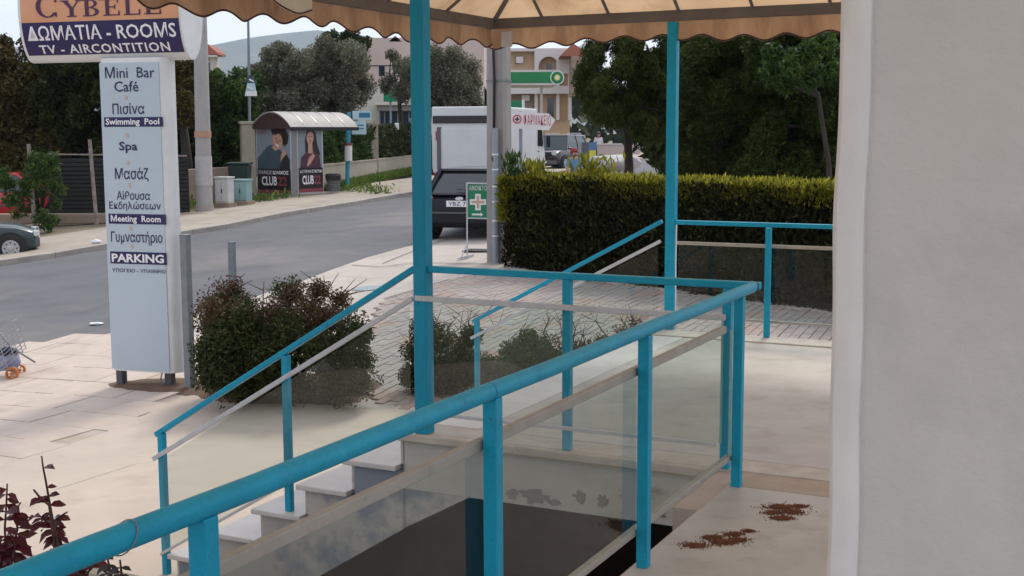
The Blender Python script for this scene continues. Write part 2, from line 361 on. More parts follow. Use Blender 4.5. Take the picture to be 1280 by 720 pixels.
def tree(name, label, cat, base, trunk_h, cc, rad, m, rng, nclump=26, r0=.6, leaves=900, size=.12, group=None, trunk_r=.14, droop=0, aspect=2.2, limbs=6, shell=.3, tintshift=0):
    base = Vector(base); t = thing(name, label, cat, base, 0, group)
    mb = MB(); top = Vector(cc) - base
    k = Vector((rng.normal() * .15, rng.normal() * .1, trunk_h))
    mb.tube([(0, 0, -.1), k * .5 + Vector((.08, 0, 0)), k], [trunk_r * 1.2, trunk_r, trunk_r * .75], 8)
    mb.build('trunk', M['bark'], t, smooth=True)
    C, Q = clumps(cc, rad, nclump, r0, rng)
    lm = MB()
    for i in range(limbs):
        e = Vector(C[i]) - base; mid = k.lerp(e, .5) + Vector((0, 0, .25))
        lm.tube([k * .92, mid, e], [trunk_r * .55, trunk_r * .35, trunk_r * .1], 6)
    lm.build('limbs', M['bark'], t, smooth=True)
    foliage('crown', m, t, base, C, Q, [leaves] * nclump, size, rng, droop=droop, shell=shell, aspect=aspect, tintshift=tintshift)
    return t

_txtcache = {}
def text2d(s, size=1.0, bold=0.0, sx=1.0, align='LEFT', space=1.0, shear=0):
    cu = bpy.data.curves.new('t', 'FONT'); cu.body = s; cu.size = size; cu.offset = bold; cu.align_x = align; cu.resolution_u = 2
    cu.space_character = space; cu.shear = shear
    ob = bpy.data.objects.new('t', cu); col.objects.link(ob)
    dg = bpy.context.evaluated_depsgraph_get(); me = bpy.data.meshes.new_from_object(ob.evaluated_get(dg))
    vs = [(v.co.x * sx, v.co.y) for v in me.vertices]; fs = [tuple(p.vertices) for p in me.polygons]
    bpy.data.objects.remove(ob); bpy.data.curves.remove(cu); bpy.data.meshes.remove(me)
    return vs, fs
def text_fit(s, width, height, bold=0, space=1.0, shear=0):
    """text scaled so its own outline fills width x height, origin at its lower left"""
    vs, fs = text2d(s, 1.0, bold, 1, 'LEFT', space, shear)
    xs = [v[0] for v in vs]; ys = [v[1] for v in vs]
    x0, x1, y0, y1 = min(xs), max(xs), min(ys), max(ys)
    return [((x - x0) / (x1 - x0) * width, (y - y0) / (y1 - y0) * height) for x, y in vs], fs
def put2d(mb, vs, fs, fn):
    mb.add([fn(x, y) for x, y in vs], fs); return mb
rng = np.random.default_rng(7); random.seed(7)

# ================================================================== SETTING: ground
HOLE = (4.75, 9.98, -1.0, 4.9)    # basement well under the terrace: a0, a1, b0, b1
def axis(lo, hi, step, extra, far):
    v = set(np.round(np.arange(lo, hi + .001, step), 3)); v |= set(extra)
    for q in far: v.add(q); v.add(-q)
    return sorted(v)
A = axis(-6, 90, 1.0, HOLE[:2], (110, 150, 220, 400, 800, 1600, 3000, 6000)); B = axis(-40, 50, 1.0, HOLE[2:], (70, 110, 220, 400, 800, 1600, 3000, 6000))
g = MB(); idx = {}
for i, a in enumerate(A):
    for j, b in enumerate(B):
        P = DP(a, b); idx[i, j] = len(g.v); g.v.append((P.x, P.y, terr(P.x, P.y) - .03))
for i in range(len(A) - 1):
    for j in range(len(B) - 1):
        if A[i] >= HOLE[0] - .001 and A[i + 1] <= HOLE[1] + .001 and B[j] >= HOLE[2] - .001 and B[j + 1] <= HOLE[3] + .001: continue
        g.f.append((idx[i, j], idx[i + 1, j], idx[i + 1, j + 1], idx[i, j + 1]))
setp(g.build('ground', 'ground'), kind='structure')

def sheet(name, near, far, m, off, nu=40, nv=8, kind='structure', thick=0):
    """a sheet between two polylines, following the terrain"""
    def samp(L, n):
        L = [Vector((p[0], p[1], 0)) for p in L]; ds = [0]
        for i in range(1, len(L)): ds.append(ds[-1] + (L[i] - L[i - 1]).length)
        o = []
        for k in range(n + 1):
            t = ds[-1] * k / n; i = max(j for j in range(len(L)) if ds[j] <= t + 1e-9); i = min(i, len(L) - 2)
            o.append(L[i].lerp(L[i + 1], (t - ds[i]) / max(1e-9, ds[i + 1] - ds[i])))
        return o
    N_, F_ = samp(near, nu), samp(far, nu); mb = MB()
    for i in range(nu + 1):
        for j in range(nv + 1):
            P = N_[i].lerp(F_[i], j / nv); mb.v.append((P.x, P.y, terr(P.x, P.y) + off))
    for i in range(nu):
        for j in range(nv):
            q = i * (nv + 1) + j; mb.f.append((q, q + nv + 1, q + nv + 2, q + 1))
    if thick:
        n0 = len(mb.v)
        for i in range(nu + 1):
            for P in (N_[i], F_[i]): mb.v.append((P.x, P.y, terr(P.x, P.y) + off - thick))
        for i in range(nu):
            mb.f.append((i * (nv + 1), (i + 1) * (nv + 1), n0 + (i + 1) * 2, n0 + i * 2))
            mb.f.append((i * (nv + 1) + nv, (i + 1) * (nv + 1) + nv, n0 + (i + 1) * 2 + 1, n0 + i * 2 + 1))
    o = mb.build(name, m); setp(o, kind=kind); return o
near_px = [(29, 435), (67, 427), (140, 418), (225, 400), (300, 378), (380, 352), (440, 328), (520, 306), (600, 287)]
near_e = [Vector((-30, 3, 0)), Vector((-14, 12, 0)), Vector((-8.6, 15.6, 0))] + [at(*q) for q in near_px] + [Vector((2.2, 36, 0)), Vector((7.5, 55, 0)), Vector((15, 85, 0)), Vector((40, 180, 0))]
far_px = [(0, 332), (70, 322), (150, 308), (283, 286), (360, 270), (440, 257), (520, 243)]
far_e = [Vector((-40, 13, 0)), Vector((-22, 20, 0)), Vector((-14, 23.6, 0))] + [at(*q) for q in far_px] + [Vector((-1.2, 46, 0)), Vector((2.2, 58, 0)), Vector((9, 86, 0)), Vector((33, 182, 0))]
sheet('road', near_e, far_e, 'asphalt', .0, 120, 12)
# near forecourt: one base sheet of pale concrete pavement
back = [Vector((-30, -6, 0)), Vector((-12, 2, 0)), Vector((-6, 4, 0)), DP(3.3, 6.0), DP(4.74, 5.0), DP(8, 4.95), DP(10.2, 3.6), DP(10.4, 2.6), DP(10.4, 1), DP(10.4, -2), Vector((9, 11, 0)), Vector((14, 14, 0)), Vector((24, 30, 0)), Vector((34, 60, 0)), Vector((50, 85, 0)), Vector((70, 180, 0))]
sheet('pavement', [v + (Vector((.35, -.3, 0))) * 0 for v in near_e], back, 'side_conc', .012, 140, 30)
# kerb stones along the near road edge beyond the drive
def kerb(name, L, w_, h_, side, m, step=1.0, off=0.0):
    tot = MB(); root = []
    L = [Vector((p[0], p[1], 0)) for p in L]
    for i in range(len(L) - 1):
        n = max(1, int((L[i + 1] - L[i]).length / step))
        for k in range(n):
            p = L[i].lerp(L[i + 1], k / n); q = L[i].lerp(L[i + 1], (k + 1) / n); d = (q - p).normalized(); r = Vector((d.y, -d.x, 0)) * side
            root.append((p + d * .008, q - d * .008, r))
    return root
# far pavement with a kerb
side3 = []
for i, p in enumerate(far_e):
    d = (far_e[min(i + 1, len(far_e) - 1)] - far_e[max(0, i - 1)]); d.z = 0; d.normalize(); side3.append(p + Vector((-d.y, d.x, 0)) * (3.4 if 2 < i < 9 else 4.2))
far_k = []
for i, p in enumerate(far_e):
    d = (far_e[min(i + 1, len(far_e) - 1)] - far_e[max(0, i - 1)]); d.z = 0; d.normalize(); far_k.append(p + Vector((-d.y, d.x, 0)) * .15)
fs_ = sheet('far_pavement', far_k, side3, 'far_side', .10, 120, 8, thick=.25)
kb = None; nk = 0
for (p, q, r) in kerb('k', far_e[1:12], .15, .1, -1, 'kerb', 1.0):
    m_ = MB(); P = [TP(p.x, p.y), TP(q.x, q.y), TP((q + r * .15).x, (q + r * .15).y), TP((p + r * .15).x, (p + r * .15).y)]
    m_.loft([[v + Vector((0, 0, -.1)) for v in P], [v + Vector((0, 0, .105 + .01 * random.random())) for v in P]])
    k_ = m_.build('kerb_stone', 'kerb', fs_, bevel=.012)

def cut_rect(o, a0, a1, b0, b1):
    bm = bmesh.new(); bm.from_mesh(o.data)
    for co, no in ((DP(a0, 0), E1), (DP(a1, 0), E1), (DP(0, b0), E2), (DP(0, b1), E2)):
        bmesh.ops.bisect_plane(bm, geom=bm.verts[:] + bm.edges[:] + bm.faces[:], plane_co=co, plane_no=no)
    kill = []
    for f in bm.faces:
        c = f.calc_center_median(); a, b = ab(c.x, c.y)
        if a0 < a < a1 and b0 < b < b1: kill.append(f)
    bmesh.ops.delete(bm, geom=kill, context='FACES'); bm.to_mesh(o.data); bm.free()
cut_rect(bpy.data.objects['pavement'], -6, 9.98, -4, 4.9); cut_rect(bpy.data.objects['pavement'], 9.0, 10.2, -4, 3.6)
# cream concrete apron at the foot of the stairs
ap = [at(0, 587), at(130, 545), at(232, 497), at(330, 503), at(470, 517)]
apron_n = [Vector((-9, 7.2, 0)), ap[0] + Vector((-.9, -.9, 0)) * 1, ap[0], ap[1], ap[2], ap[3], ap[4], at(520, 506)]
apron_b = [Vector((-7, 1.5, 0)), Vector((-4, 2.2, 0)), DP(3.2, 6.3), DP(4.7, 5.25), DP(5.6, 5.1), DP(7.4, 5.1), DP(9.2, 5.1), DP(9.95, 5.1)]
apr = sheet('forecourt', apron_n, apron_b, 'concrete_cream', .030, 60, 14, thick=.05)
cut_rect(apr, 4.75, 9.98, -4, 4.9)
jm = MB()
for (p, q) in [((300, 575), (640/4+0, 540+180/4)), ]: pass
def strip(mb, pts, wd, off):
    pts = [Vector((p[0], p[1], 0)) for p in pts]
    for i in range(len(pts) - 1):
        n = max(1, int((pts[i + 1] - pts[i]).length / .5))
        for k in range(n):
            a_ = pts[i].lerp(pts[i + 1], k / n); b_ = pts[i].lerp(pts[i + 1], (k + 1) / n); d = (b_ - a_).normalized(); r = Vector((d.y, -d.x, 0)) * wd / 2
            mb.add([TP((a_ - r).x, (a_ - r).y, off), TP((a_ + r).x, (a_ + r).y, off), TP((b_ + r).x, (b_ + r).y, off), TP((b_ - r).x, (b_ - r).y, off)], [(0, 1, 2, 3)])
jm = MB(); strip(jm, [at(70, 617), at(170, 585)], .006, .032)
jm.build('joint_line', 'joint', apr)

# paving slabs to the left of the apron (each its own stone)
pav = MB().add([at(-20, 600), at(-20, 600), at(-20, 600)], []) if False else None
tile_me = []
for v in range(4):
    b_ = MB(); s = .56
    j = [random.uniform(-.006, .006) for _ in range(8)]
    b_.add([(j[0], j[1], 0), (s + j[2], j[3], 0), (s + j[4], s + j[5], 0), (j[6], s + j[7], 0), (j[0] - .006, j[1] - .006, -.03), (s + j[2] + .006, j[3] - .006, -.03), (s + j[4] + .006, s + j[5] + .006, -.03), (j[6] - .006, s + j[7] + .006, -.03)], [(0, 1, 2, 3), (0, 4, 5, 1), (1, 5, 6, 2), (2, 6, 7, 3), (3, 7, 4, 0)])
    o = b_.build('paving_stone', 'slab'); tile_me.append(o.data); bpy.data.objects.remove(o)
slabs_root = sheet('paved_court', [Vector((-9.5, 14.4, 0))] + [at(*q) for q in near_px[:4]] + [at(232, 420)], [Vector((-9.5, 7.6, 0)), ap[0] + Vector((-.5, -.5, 0)), ap[0], ap[1], ap[2], at(232, 494)], 'joint', .017, 40, 12)
def inpoly(x, y, P):
    c = False; j = len(P) - 1
    for i in range(len(P)):
        if ((P[i][1] > y) != (P[j][1] > y)) and (x < (P[j][0] - P[i][0]) * (y - P[i][1]) / (P[j][1] - P[i][1]) + P[i][0]): c = not c
        j = i
    return c
def tilt_at(x, y):
    gx = (terr(x + .2, y) - terr(x - .2, y)) / .4; gy = (terr(x, y + .2) - terr(x, y - .2)) / .4
    return Vector((-gx, -gy, 1)).normalized()
cp = [Vector((-9.3, 14.1, 0))] + [at(*q) for q in near_px[:4]] + [at(232, 420), at(222, 494), ap[1], ap[0], ap[0] + Vector((-.5, -.5, 0)), Vector((-9.3, 8.2, 0))]
nt_ = 0
for i in range(-10, 40):
    for j in range(-6, 40):
        a = 2.0 + i * .569; b = 4.0 + j * .569 + (.28 if i % 2 else 0); P = DP(a + .28, b + .28)
        if not inpoly(P.x, P.y, cp) or nt_ >= 290: continue
        nt_ += 1
        o = bpy.data.objects.new('paving_stone', random.choice(tile_me)); col.objects.link(o); o.parent = slabs_root
        nrm = tilt_at(P.x, P.y); q = Vector((0, 0, 1)).rotation_difference(nrm)
        L0 = DP(a, b); o.location = (L0.x, L0.y, terr(P.x, P.y) - (nrm.x * (L0.x - P.x) + nrm.y * (L0.y - P.y)) / nrm.z + .030 + random.uniform(-.003, .004))
        o.rotation_mode = 'QUATERNION'; o.rotation_quaternion = q @ Matrix.Rotation(math.pi / 2 - TH, 4, 'Z').to_quaternion()
# soil bed around sign and bush
def blobsheet(name, c, rx, ry, m, off, seed, rot=0, parent=None, kind='structure', dome=0.03):
    r_ = random.Random(seed); mb = MB(); n = 40; ks = [1 + r_.uniform(-.16, .16) for _ in range(n)]
    ks = [(ks[i - 1] + ks[i] * 2 + ks[(i + 1) % n]) / 4 for i in range(n)]
    vs = [TP(c[0], c[1], off + dome)]
    for ring in (.5, .8, 1):
        for k in range(n):
            t = 2 * math.pi * k / n; x = math.cos(t) * rx * ring * ks[k]; y = math.sin(t) * ry * ring * ks[k]
            X = c[0] + x * math.cos(rot) - y * math.sin(rot); Y = c[1] + x * math.sin(rot) + y * math.cos(rot)
            vs.append(TP(X, Y, off + dome * (1 - ring ** 2) - (.03 if ring == 1 else 0)))
    fs = [(0, 1 + k, 1 + (k + 1) % n) for k in range(n)]
    for q in range(2):
        for k in range(n): a_ = 1 + q * n + k; b_ = 1 + q * n + (k + 1) % n; fs.append((a_, a_ + n, b_ + n, b_))
    mb.add(vs, fs); o = mb.build(name, m, parent, smooth=True); 
    if parent is None: setp(o, kind=kind)
    return o
c_ = at(355, 497); blobsheet('soil_bed', (c_.x - .08, c_.y + .28), 1.22, .6, 'soil', .05, 3, -.25)
c_ = at(205, 487); blobsheet('soil_patch', (c_.x, c_.y + .05), .75, .28, 'soil', .052, 5, -.3, dome=.01)
c_ = at(652, 472); blobsheet('planting_bed', (c_.x, c_.y), 1.25, .62, 'soil', .05, 8, -.46)

# brick pavers between the stairs and the hedge
pv_px = [(486, 377), (560, 352), (628, 338)]
pv = [at(455, 500), at(450, 450), at(470, 390)] + [at(*q) for q in pv_px] + [Vector((1.3, 18.85, 0)), Vector((3.9, 15.3, 0)), Vector((6.2, 12.2, 0)), Vector((7.5, 9.5, 0)), DP(10.35, -2.5), DP(10.35, 3.0), DP(10.35, 4.8), at(540, 520)]
pvb = MB()
cxy = sum((Vector((p.x, p.y, 0)) for p in pv), Vector()) / len(pv)
def fan(mb, P, off, n=10):
    c = sum((Vector((p[0], p[1], 0)) for p in P), Vector()) / len(P)
    m = len(P) * 4; Q = []
    for i in range(len(P)):
        a_, b_ = Vector((P[i][0], P[i][1], 0)), Vector((P[(i + 1) % len(P)][0], P[(i + 1) % len(P)][1], 0))
        for k in range(4): Q.append(a_.lerp(b_, k / 4))
    vs = [TP(c.x, c.y, off)]
    for r in range(1, n + 1):
        for q in Q: p = c.lerp(q, r / n); vs.append(TP(p.x, p.y, off))
    fs = [(0, 1 + k, 1 + (k + 1) % m) for k in range(m)]
    for r in range(n - 1):
        for k in range(m): a_ = 1 + r * m + k; b_ = 1 + r * m + (k + 1) % m; fs.append((a_, a_ + m, b_ + m, b_))
    mb.add(vs, fs)
fan(pvb, pv, .020); pvroot = setp(pvb.build('paver_court', 'paver_joint'), kind='structure')
bmesh_me = MB()
x0, y0 = .205, .105
def brick(mb, L0, ux, uy, off):
    P = []
    for (s, t) in ((0, 0), (1, 0), (1, 1), (0, 1)): q = L0 + ux * s + uy * t; P.append(TP(q.x, q.y, off))
    lo = [TP(p.x, p.y, .0) for p in P]; mb.loft([lo, P], cap=False); n = len(mb.v); mb.f.append((n - 4, n - 3, n - 2, n - 1))
allb = []
ux_, uy_ = (E1 * x0), (E2 * y0)
for i in range(-2, 95):
    for j in range(-50, 100):
        a = 9.8 + i * (x0 + .010) + (.11 if j % 2 else 0); b = 1.0 + j * (y0 + .010); P = DP(a + x0 / 2, b + y0 / 2)
        if inpoly(P.x, P.y, pv): allb.append((P.length, a, b))
allb.sort()
st = MB()
b_ = MB(); b_.loft([[Vector((0, 0, -.02)), Vector((x0, 0, -.02)), Vector((x0, y0, -.02)), Vector((0, y0, -.02))], [Vector((.004, .004, 0)), Vector((x0 - .004, .004, 0)), Vector((x0 - .004, y0 - .004, 0)), Vector((.004, y0 - .004, 0))]])
bo = b_.build('brick', 'paver'); bme = bo.data; bpy.data.objects.remove(bo)
qz = Matrix.Rotation(math.pi / 2 - TH, 4, 'Z').to_quaternion()
vis = [t for t in allb if True]
for n_, (dd, a, b) in enumerate(vis):
    if n_ < 298:
        L0 = DP(a, b); P = DP(a + x0 / 2, b + y0 / 2); nrm = tilt_at(P.x, P.y); q = Vector((0, 0, 1)).rotation_difference(nrm)
        o = bpy.data.objects.new('brick', bme); col.objects.link(o); o.parent = pvroot
        o.location = (L0.x, L0.y, terr(P.x, P.y) - (nrm.x * (L0.x - P.x) + nrm.y * (L0.y - P.y)) / nrm.z + .034 + random.uniform(-.002, .002)); o.rotation_mode = 'QUATERNION'; o.rotation_quaternion = q @ qz
    else: brick(st, DP(a, b), ux_, uy_, .034 + random.uniform(-.003, .003))
setp(st.build('brick_field', 'paver', pvroot), kind='stuff')
# larger slabs on the near pavement beyond the bush
cr = MB()
strip(cr, [at(440, 333), at(475, 335), at(520, 330), at(640, 332)], .03, .026); strip(cr, [at(480, 376), at(560, 352), at(625, 340)], .035, .030)
strip(cr, [at(478, 331), at(520, 314), at(560, 300)], .02, .026); strip(cr, [at(470, 386), at(500, 383), at(530, 372)], .03, .03)
strip(cr, [at(60, 440), at(100, 428)], .015, .05)
setp(cr.build('pavement_crack', 'darkcut', bpy.data.objects['pavement']))
mh = MB(); c = at(460, 362); mh.add([TP(c.x + math.cos(t * math.pi / 12) * .24, c.y + math.sin(t * math.pi / 12) * .24, .022) for t in range(24)], [tuple(range(24))]); mh.build('cover_plate', 'manhole', bpy.data.objects['pavement'])
dm = MB(); c = at(598, 316); dm.box(c + Vector((.12, .1, .03)), (.75, .45, .02), Matrix.Rotation(-.3, 3, 'Z')); dm.build('dark_mat', 'black', bpy.data.objects['pavement'])

# ================================================================== TERRACE
ter = MB(); DBox(ter, -3, 5.30, -4, 1.715, -.22, -.012); DBox(ter, 5.30, 5.985, -4, 1.83, -.22, -.012)
terrace = setp(ter.build('terrace', 'floor_slab'), kind='structure')
land = MB(); DBox(land, 5.99, 10.0, -4, 3.66, -.33, -.012)
landing = setp(land.build('landing', 'fascia'), kind='structure')
# floor slabs as pieces
def tiles(parent, a0, a1, b0, b1, na, nb, m, gap=.004, name='floor_slab', z=0):
    for i in range(na):
        for j in range(nb):
            mb = MB(); A0 = a0 + (a1 - a0) * i / na; A1 = a0 + (a1 - a0) * (i + 1) / na; B0 = b0 + (b1 - b0) * j / nb; B1 = b0 + (b1 - b0) * (j + 1) / nb
            DBox(mb, A0 + gap / 2, A1 - gap / 2, B0 + gap / 2, B1 - gap / 2, -.03, z + random.uniform(-.001, .001))
            mb.build(name, m, parent)
tiles(terrace, -1.0, 5.72, -1.5, 1.70, 2, 1, 'floor_tile', .002)
mb = MB(); DBox(mb, 5.725, 5.98, -1.5, 1.70, -.03, -.001); mb.build('threshold', 'band', terrace)
mb = MB(); DBox(mb, 5.985, 6.20, -1.5, 3.66, -.04, .003); mb.build('threshold', 'marble_edge', landing, bevel=.004)
tiles(landing, 6.215, 9.78, -1.5, 3.30, 1, 2, 'floor_tile', .0015)
mb = MB(); DBox(mb, 6.215, 9.78, 3.305, 3.70, -.045, .002); mb.build('top_tread', 'marble', landing, bevel=.006)
mb = MB(); DBox(mb, 9.785, 10.06, -1.5, 3.70, -.05, .012); mb.build('coping', 'marble_edge', landing, bevel=.008)
mb = MB(); DBox(mb, 5.94, 5.984, 1.84, 3.70, -.045, .003); mb.build('coping', 'marble_edge', landing, bevel=.008)
# flaked patches on the fascia
def patch(parent, a, b, z, w_, h_, seed, m='peel', out=.004):
    r_ = random.Random(seed); mb = MB(); n = 22; pts = []
    for k in range(n):
        t = 2 * math.pi * k / n; s = r_.uniform(.55, 1.15); pts.append(DP(a - out, b + math.cos(t) * w_ * s, z + math.sin(t) * h_ * s))
    mb.prism(pts, E1 * .003); mb.build('flaked_patch', m, parent)
for (px, py, w_, h_, sd_) in [(668, 620, .10, .045, 1), (725, 621, .04, .035, 2), (753, 626, .035, .04, 3), (640, 617, .05, .03, 4), (693, 628, .04, .02, 6), (823, 643, .05, .02, 9)]:
    r = ray(px, py); t = (5.99 - 0) / r.dot(E1); P = r * t; patch(landing, 5.99, P.dot(E2), P.z + H, w_, h_, sd_)
# basement walls
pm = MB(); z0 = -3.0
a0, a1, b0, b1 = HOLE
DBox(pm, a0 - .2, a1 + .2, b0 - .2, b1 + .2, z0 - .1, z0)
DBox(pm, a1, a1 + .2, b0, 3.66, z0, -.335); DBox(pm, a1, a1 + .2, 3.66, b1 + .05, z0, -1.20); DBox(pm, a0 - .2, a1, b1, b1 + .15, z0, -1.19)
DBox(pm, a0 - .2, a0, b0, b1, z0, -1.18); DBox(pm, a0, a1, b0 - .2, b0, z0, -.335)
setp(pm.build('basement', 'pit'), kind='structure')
#((P.x, P.y, -1.68), (.13, .13, 2.64), Matrix.Rotation(math.pi / 2 - TH, 3, 'Z'))
#, 'navy_post', bevel=.01, org=(P.x, P.y, -3)), 'dark navy square post in the basement shadow under the landing corner', 'post')
# walls below the terrace edge towards the street (hidden mostly)
mb = MB(); DBox(mb, -3, a0 - .2, 1.5, 1.68, -1.3, -.23); setp(mb.build('terrace_wall', 'fascia'), 'whitewashed low wall carrying the terrace under the near handrail', 'wall')

# stairs
st0 = DP(6, 3.7); stairs = thing('staircase', 'wide outdoor stairs with white marble treads descending left to the forecourt', 'stairs', (st0.x, st0.y, -1.14))
org = stairs.location.copy()
B0_, RUN, RISE = 3.70, .332, .19
for k in range(1, 6):
    mb = MB(); bb = B0_ + RUN * (k - 1); DBox(mb, 5.93, 10.03, bb - .015, bb + RUN + .012, -RISE * k - .032, -RISE * k)
    mb.build('tread', 'marble', stairs, org, bevel=.006)
for k in range(1, 7):
    mb = MB(); bb = B0_ + RUN * (k - 1); DBox(mb, 5.99, 9.98, bb - .035, bb - .016, -RISE * k + (.002 if k < 6 else 0) , -RISE * (k - 1) - .034)
    mb.build('riser', 'marble_edge', stairs, org)
prof = []
for k in range(1, 6): bb = B0_ + RUN * (k - 1) - .036; prof += [(bb + (.004 if k == 1 else 0), -RISE * k - .034), (bb + RUN, -RISE * k - .034)]
prof += [(B0_ + RUN * 5 - .036, -1.16), (4.92, -1.19), (4.66, -1.19), (3.668, -.565)]
mb = MB(); mb.prism([DP(5.985, b, z) for b, z in prof], E1 * 3.99); mb.build('stringer', 'stringer', stairs, org)
mb = MB(); mb.prism([DP(5.992, 3.25, -.332), DP(5.992, 3.664, -.332), DP(5.992, 3.664, -.56)], E1 * 3.9); mb.build('haunch', 'stringer', stairs, org)
mb = MB(); DBox(mb, 5.988, 9.97, 3.6605, 3.6675, -.56, -.05); mb.build('joint', 'stringer', stairs, org)

# ---------------------------------------------------------------- railings
def post(mb, a, b, z0, z1, s=.045): 
    c = DP(a, b); mb.box((c.x, c.y, (z0 + z1) / 2), (s, s, z1 - z0), Matrix.Rotation(math.pi / 2 - TH, 3, 'Z')); return mb
def glass(parent, org, P0, P1, zl0, zh0, zl1, zh1, name='glass_panel'):
    mb = MB(); d = (Vector(P1) - Vector(P0)); d.z = 0; d.normalize(); n = Vector((d.y, -d.x, 0)) * .004
    p, q = Vector((P0[0], P0[1], 0)), Vector((P1[0], P1[1], 0))
    mb.add([p + Vector((0, 0, zl0)), q + Vector((0, 0, zl1)), q + Vector((0, 0, zh1)), p + Vector((0, 0, zh0))], [(0, 1, 2, 3)])
    return mb.build(name, 'glass', parent, org)
o_ = DP(5.72, 1.66); nr = thing('near_railing', 'thick round turquoise handrail with glass panels, crossing the foreground from the lower left', 'railing', (o_.x, o_.y, 0)); org = nr.location.copy()
mb = MB(); pts = [DP(-.4 + k * .5, 1.66, .925 + (.002 * math.sin(k * 2.1))) for k in range(13)] + [DP(5.92, 1.66, .925), DP(5.965, 1.672, .925)]
mb.tube(pts, .0265, 18); mb.build('handrail', 'teal', nr, org, smooth='auto')
for a in (.7, 1.94, 3.21, 4.47, 5.72):
    mb = MB(); post(mb, a, 1.66, -.001, .905); pp = mb.build('post', 'teal', nr, org, bevel=.004)
    mb = MB(); post(mb, a, 1.66, -.0005, .004, .07)
    for (a_, z_) in ((0, .775), (0, .14)): mb.add([], [])
mb = MB(); mb.tube([DP(3.186, 1.66, .925), DP(3.194, 1.66, .925)], .0282, 18)
mb.build('weld_seam', 'teal_old', nr, org, smooth='auto')
mb = MB(); pts = [DP(1.72 + .02 * math.sin(k / 16 * 6.28), 1.66 + math.cos(k / 16 * 6.28) * .029, .925 + math.sin(k / 16 * 6.28) * .029) for k in range(17)]
mb.tube(pts, .0014, 6); mb.build('tie_wire', 'galv', nr, org)
GB = 1.690
for (A0, A1) in ((-.4, .7), (.7, 1.94), (1.94, 3.21), (3.21, 4.47), (4.47, 5.70)):
    glass(nr, org, DP(A0 + .01, GB), DP(A1 - .01, GB), .145, .75, .145, .75)
mb = MB(); mb.bar(DP(-.4, GB + .012, .762), DP(5.62, GB + .012, .762), .026, .034); mb.build('top_channel', 'bar_grey', nr, org, bevel=.004)
mb = MB(); mb.bar(DP(-.4, GB + .01, .135), DP(5.72, GB + .01, .135), .03, .026); mb.build('bottom_channel', 'bar_grey', nr, org, bevel=.003)

M['glass_edge'] = mat('green_glass_edge', (.30, .50, .46), (.22, .40, .36), rough=.2, scale=20)
mb = MB(); mb.bar(DP(5.688, GB, .145), DP(5.688, GB, .75), .008, .008, (1, 0, 0)); mb.build('glass_edge', 'glass_edge', nr, org)
o_ = DP(5.99, 2.64); lr = thing('landing_railing', 'flat turquoise railing along the edge of the landing above the basement well', 'railing', (o_.x, o_.y, 0)); org = lr.location.copy()
AR = 6.0
mb = MB(); mb.bar(DP(AR, 1.64, .925), DP(AR, 3.49, .925), .05, .035); mb.build('top_rail', 'teal', lr, org, bevel=.005)
for b in (1.80, 2.66): mb = MB(); post(mb, AR, b, 0.002, .908); mb.build('post', 'teal', lr, org, bevel=.004)
mb = MB(); mb.bar(DP(AR - .035, 1.80, .765), DP(AR - .035, 3.56, .765), .02, .03); mb.build('top_channel', 'alu', lr, org, bevel=.003)
mb = MB(); mb.bar(DP(AR - .035, 1.84, .125), DP(AR - .035, 3.46, .125), .018, .02); mb.build('bottom_channel', 'alu', lr, org, bevel=.003)
glass(lr, org, DP(AR - .035, 1.82), DP(AR - .035, 2.64), .135, .75, .135, .75); glass(lr, org, DP(AR - .035, 2.66), DP(AR - .035, 3.46), .135, .75, .135, .75)

mb = MB(); mb.bar(DP(AR - .035, 1.815, .135), DP(AR - .035, 1.815, .75), .010, .010, (1, 0, 0)); mb.build('glass_edge', 'glass_edge', lr, org)
def stair_rail(label, a, btop, zt0, bbot, zt1, posts, wall_gap, group=None):
    o_ = DP(a, bbot); t = thing('stair_railing', label, 'railing', (o_.x, o_.y, -1.11), 0, group); org = t.location.copy()
    sl = (zt1 - zt0) / (bbot - btop)
    zt = lambda b: zt0 + sl * (b - btop)
    mb = MB(); mb.bar(DP(a, btop + .03, zt(btop)), DP(a, bbot + .02, zt(bbot + .02)), .045, .032); mb.build('top_rail', 'teal', t, org, bevel=.004)
    for (b, zb) in posts: mb = MB(); post(mb, a, b, zb, zt(b) - .012, .042); mb.build('post', 'teal', t, org, bevel=.004)
    mb = MB(); mb.bar(DP(a - .03, btop + .03, zt(btop) - .165), DP(a - .03, bbot + .03, zt(bbot) - .165), .018, .028); mb.build('top_channel', 'alu', t, org, bevel=.003)
    mb = MB(); mb.bar(DP(a - .03, btop + .04, zt(btop) - .80), DP(a - .03, bbot, zt(bbot) - .78), .014, .018); mb.build('bottom_channel', 'alu', t, org, bevel=.003)
    B = [btop + .05] + [p[0] for p in posts]
    for i in range(len(B) - 1): glass(t, org, DP(a - .03, B[i]), DP(a - .03, B[i + 1]), zt(B[i]) - .80, zt(B[i]) - .18, zt(B[i + 1]) - .78, zt(B[i + 1]) - .18)
    return t
stair_rail('sloping turquoise stair railing on the near side of the steps, beside the tall post', 6.0, 3.55, .925, 5.46, -.197, [(4.47, -.57), (5.44, -1.115)], 0)
stair_rail('sloping turquoise stair railing on the far side of the steps, against the brick pavers', 10.12, 3.59, .92, 5.41, -.035, [(5.39, -1.13)], 0)
o_ = DP(10.15, 2.67); fr = thing('far_railing', 'horizontal turquoise railing with glass along the far edge of the landing, before the hedge', 'railing', (o_.x, o_.y, 0)); org = fr.location.copy()
mb = MB(); mb.bar(DP(10.13, 3.50, .915), DP(10.13, -1.4, .915), .05, .035); mb.build('top_rail', 'teal', fr, org, bevel=.005)
for b in (2.68, 1.15, -.3): mb = MB(); post(mb, 10.02, b, .012, .9); mb.build('post', 'teal', fr, org, bevel=.004)
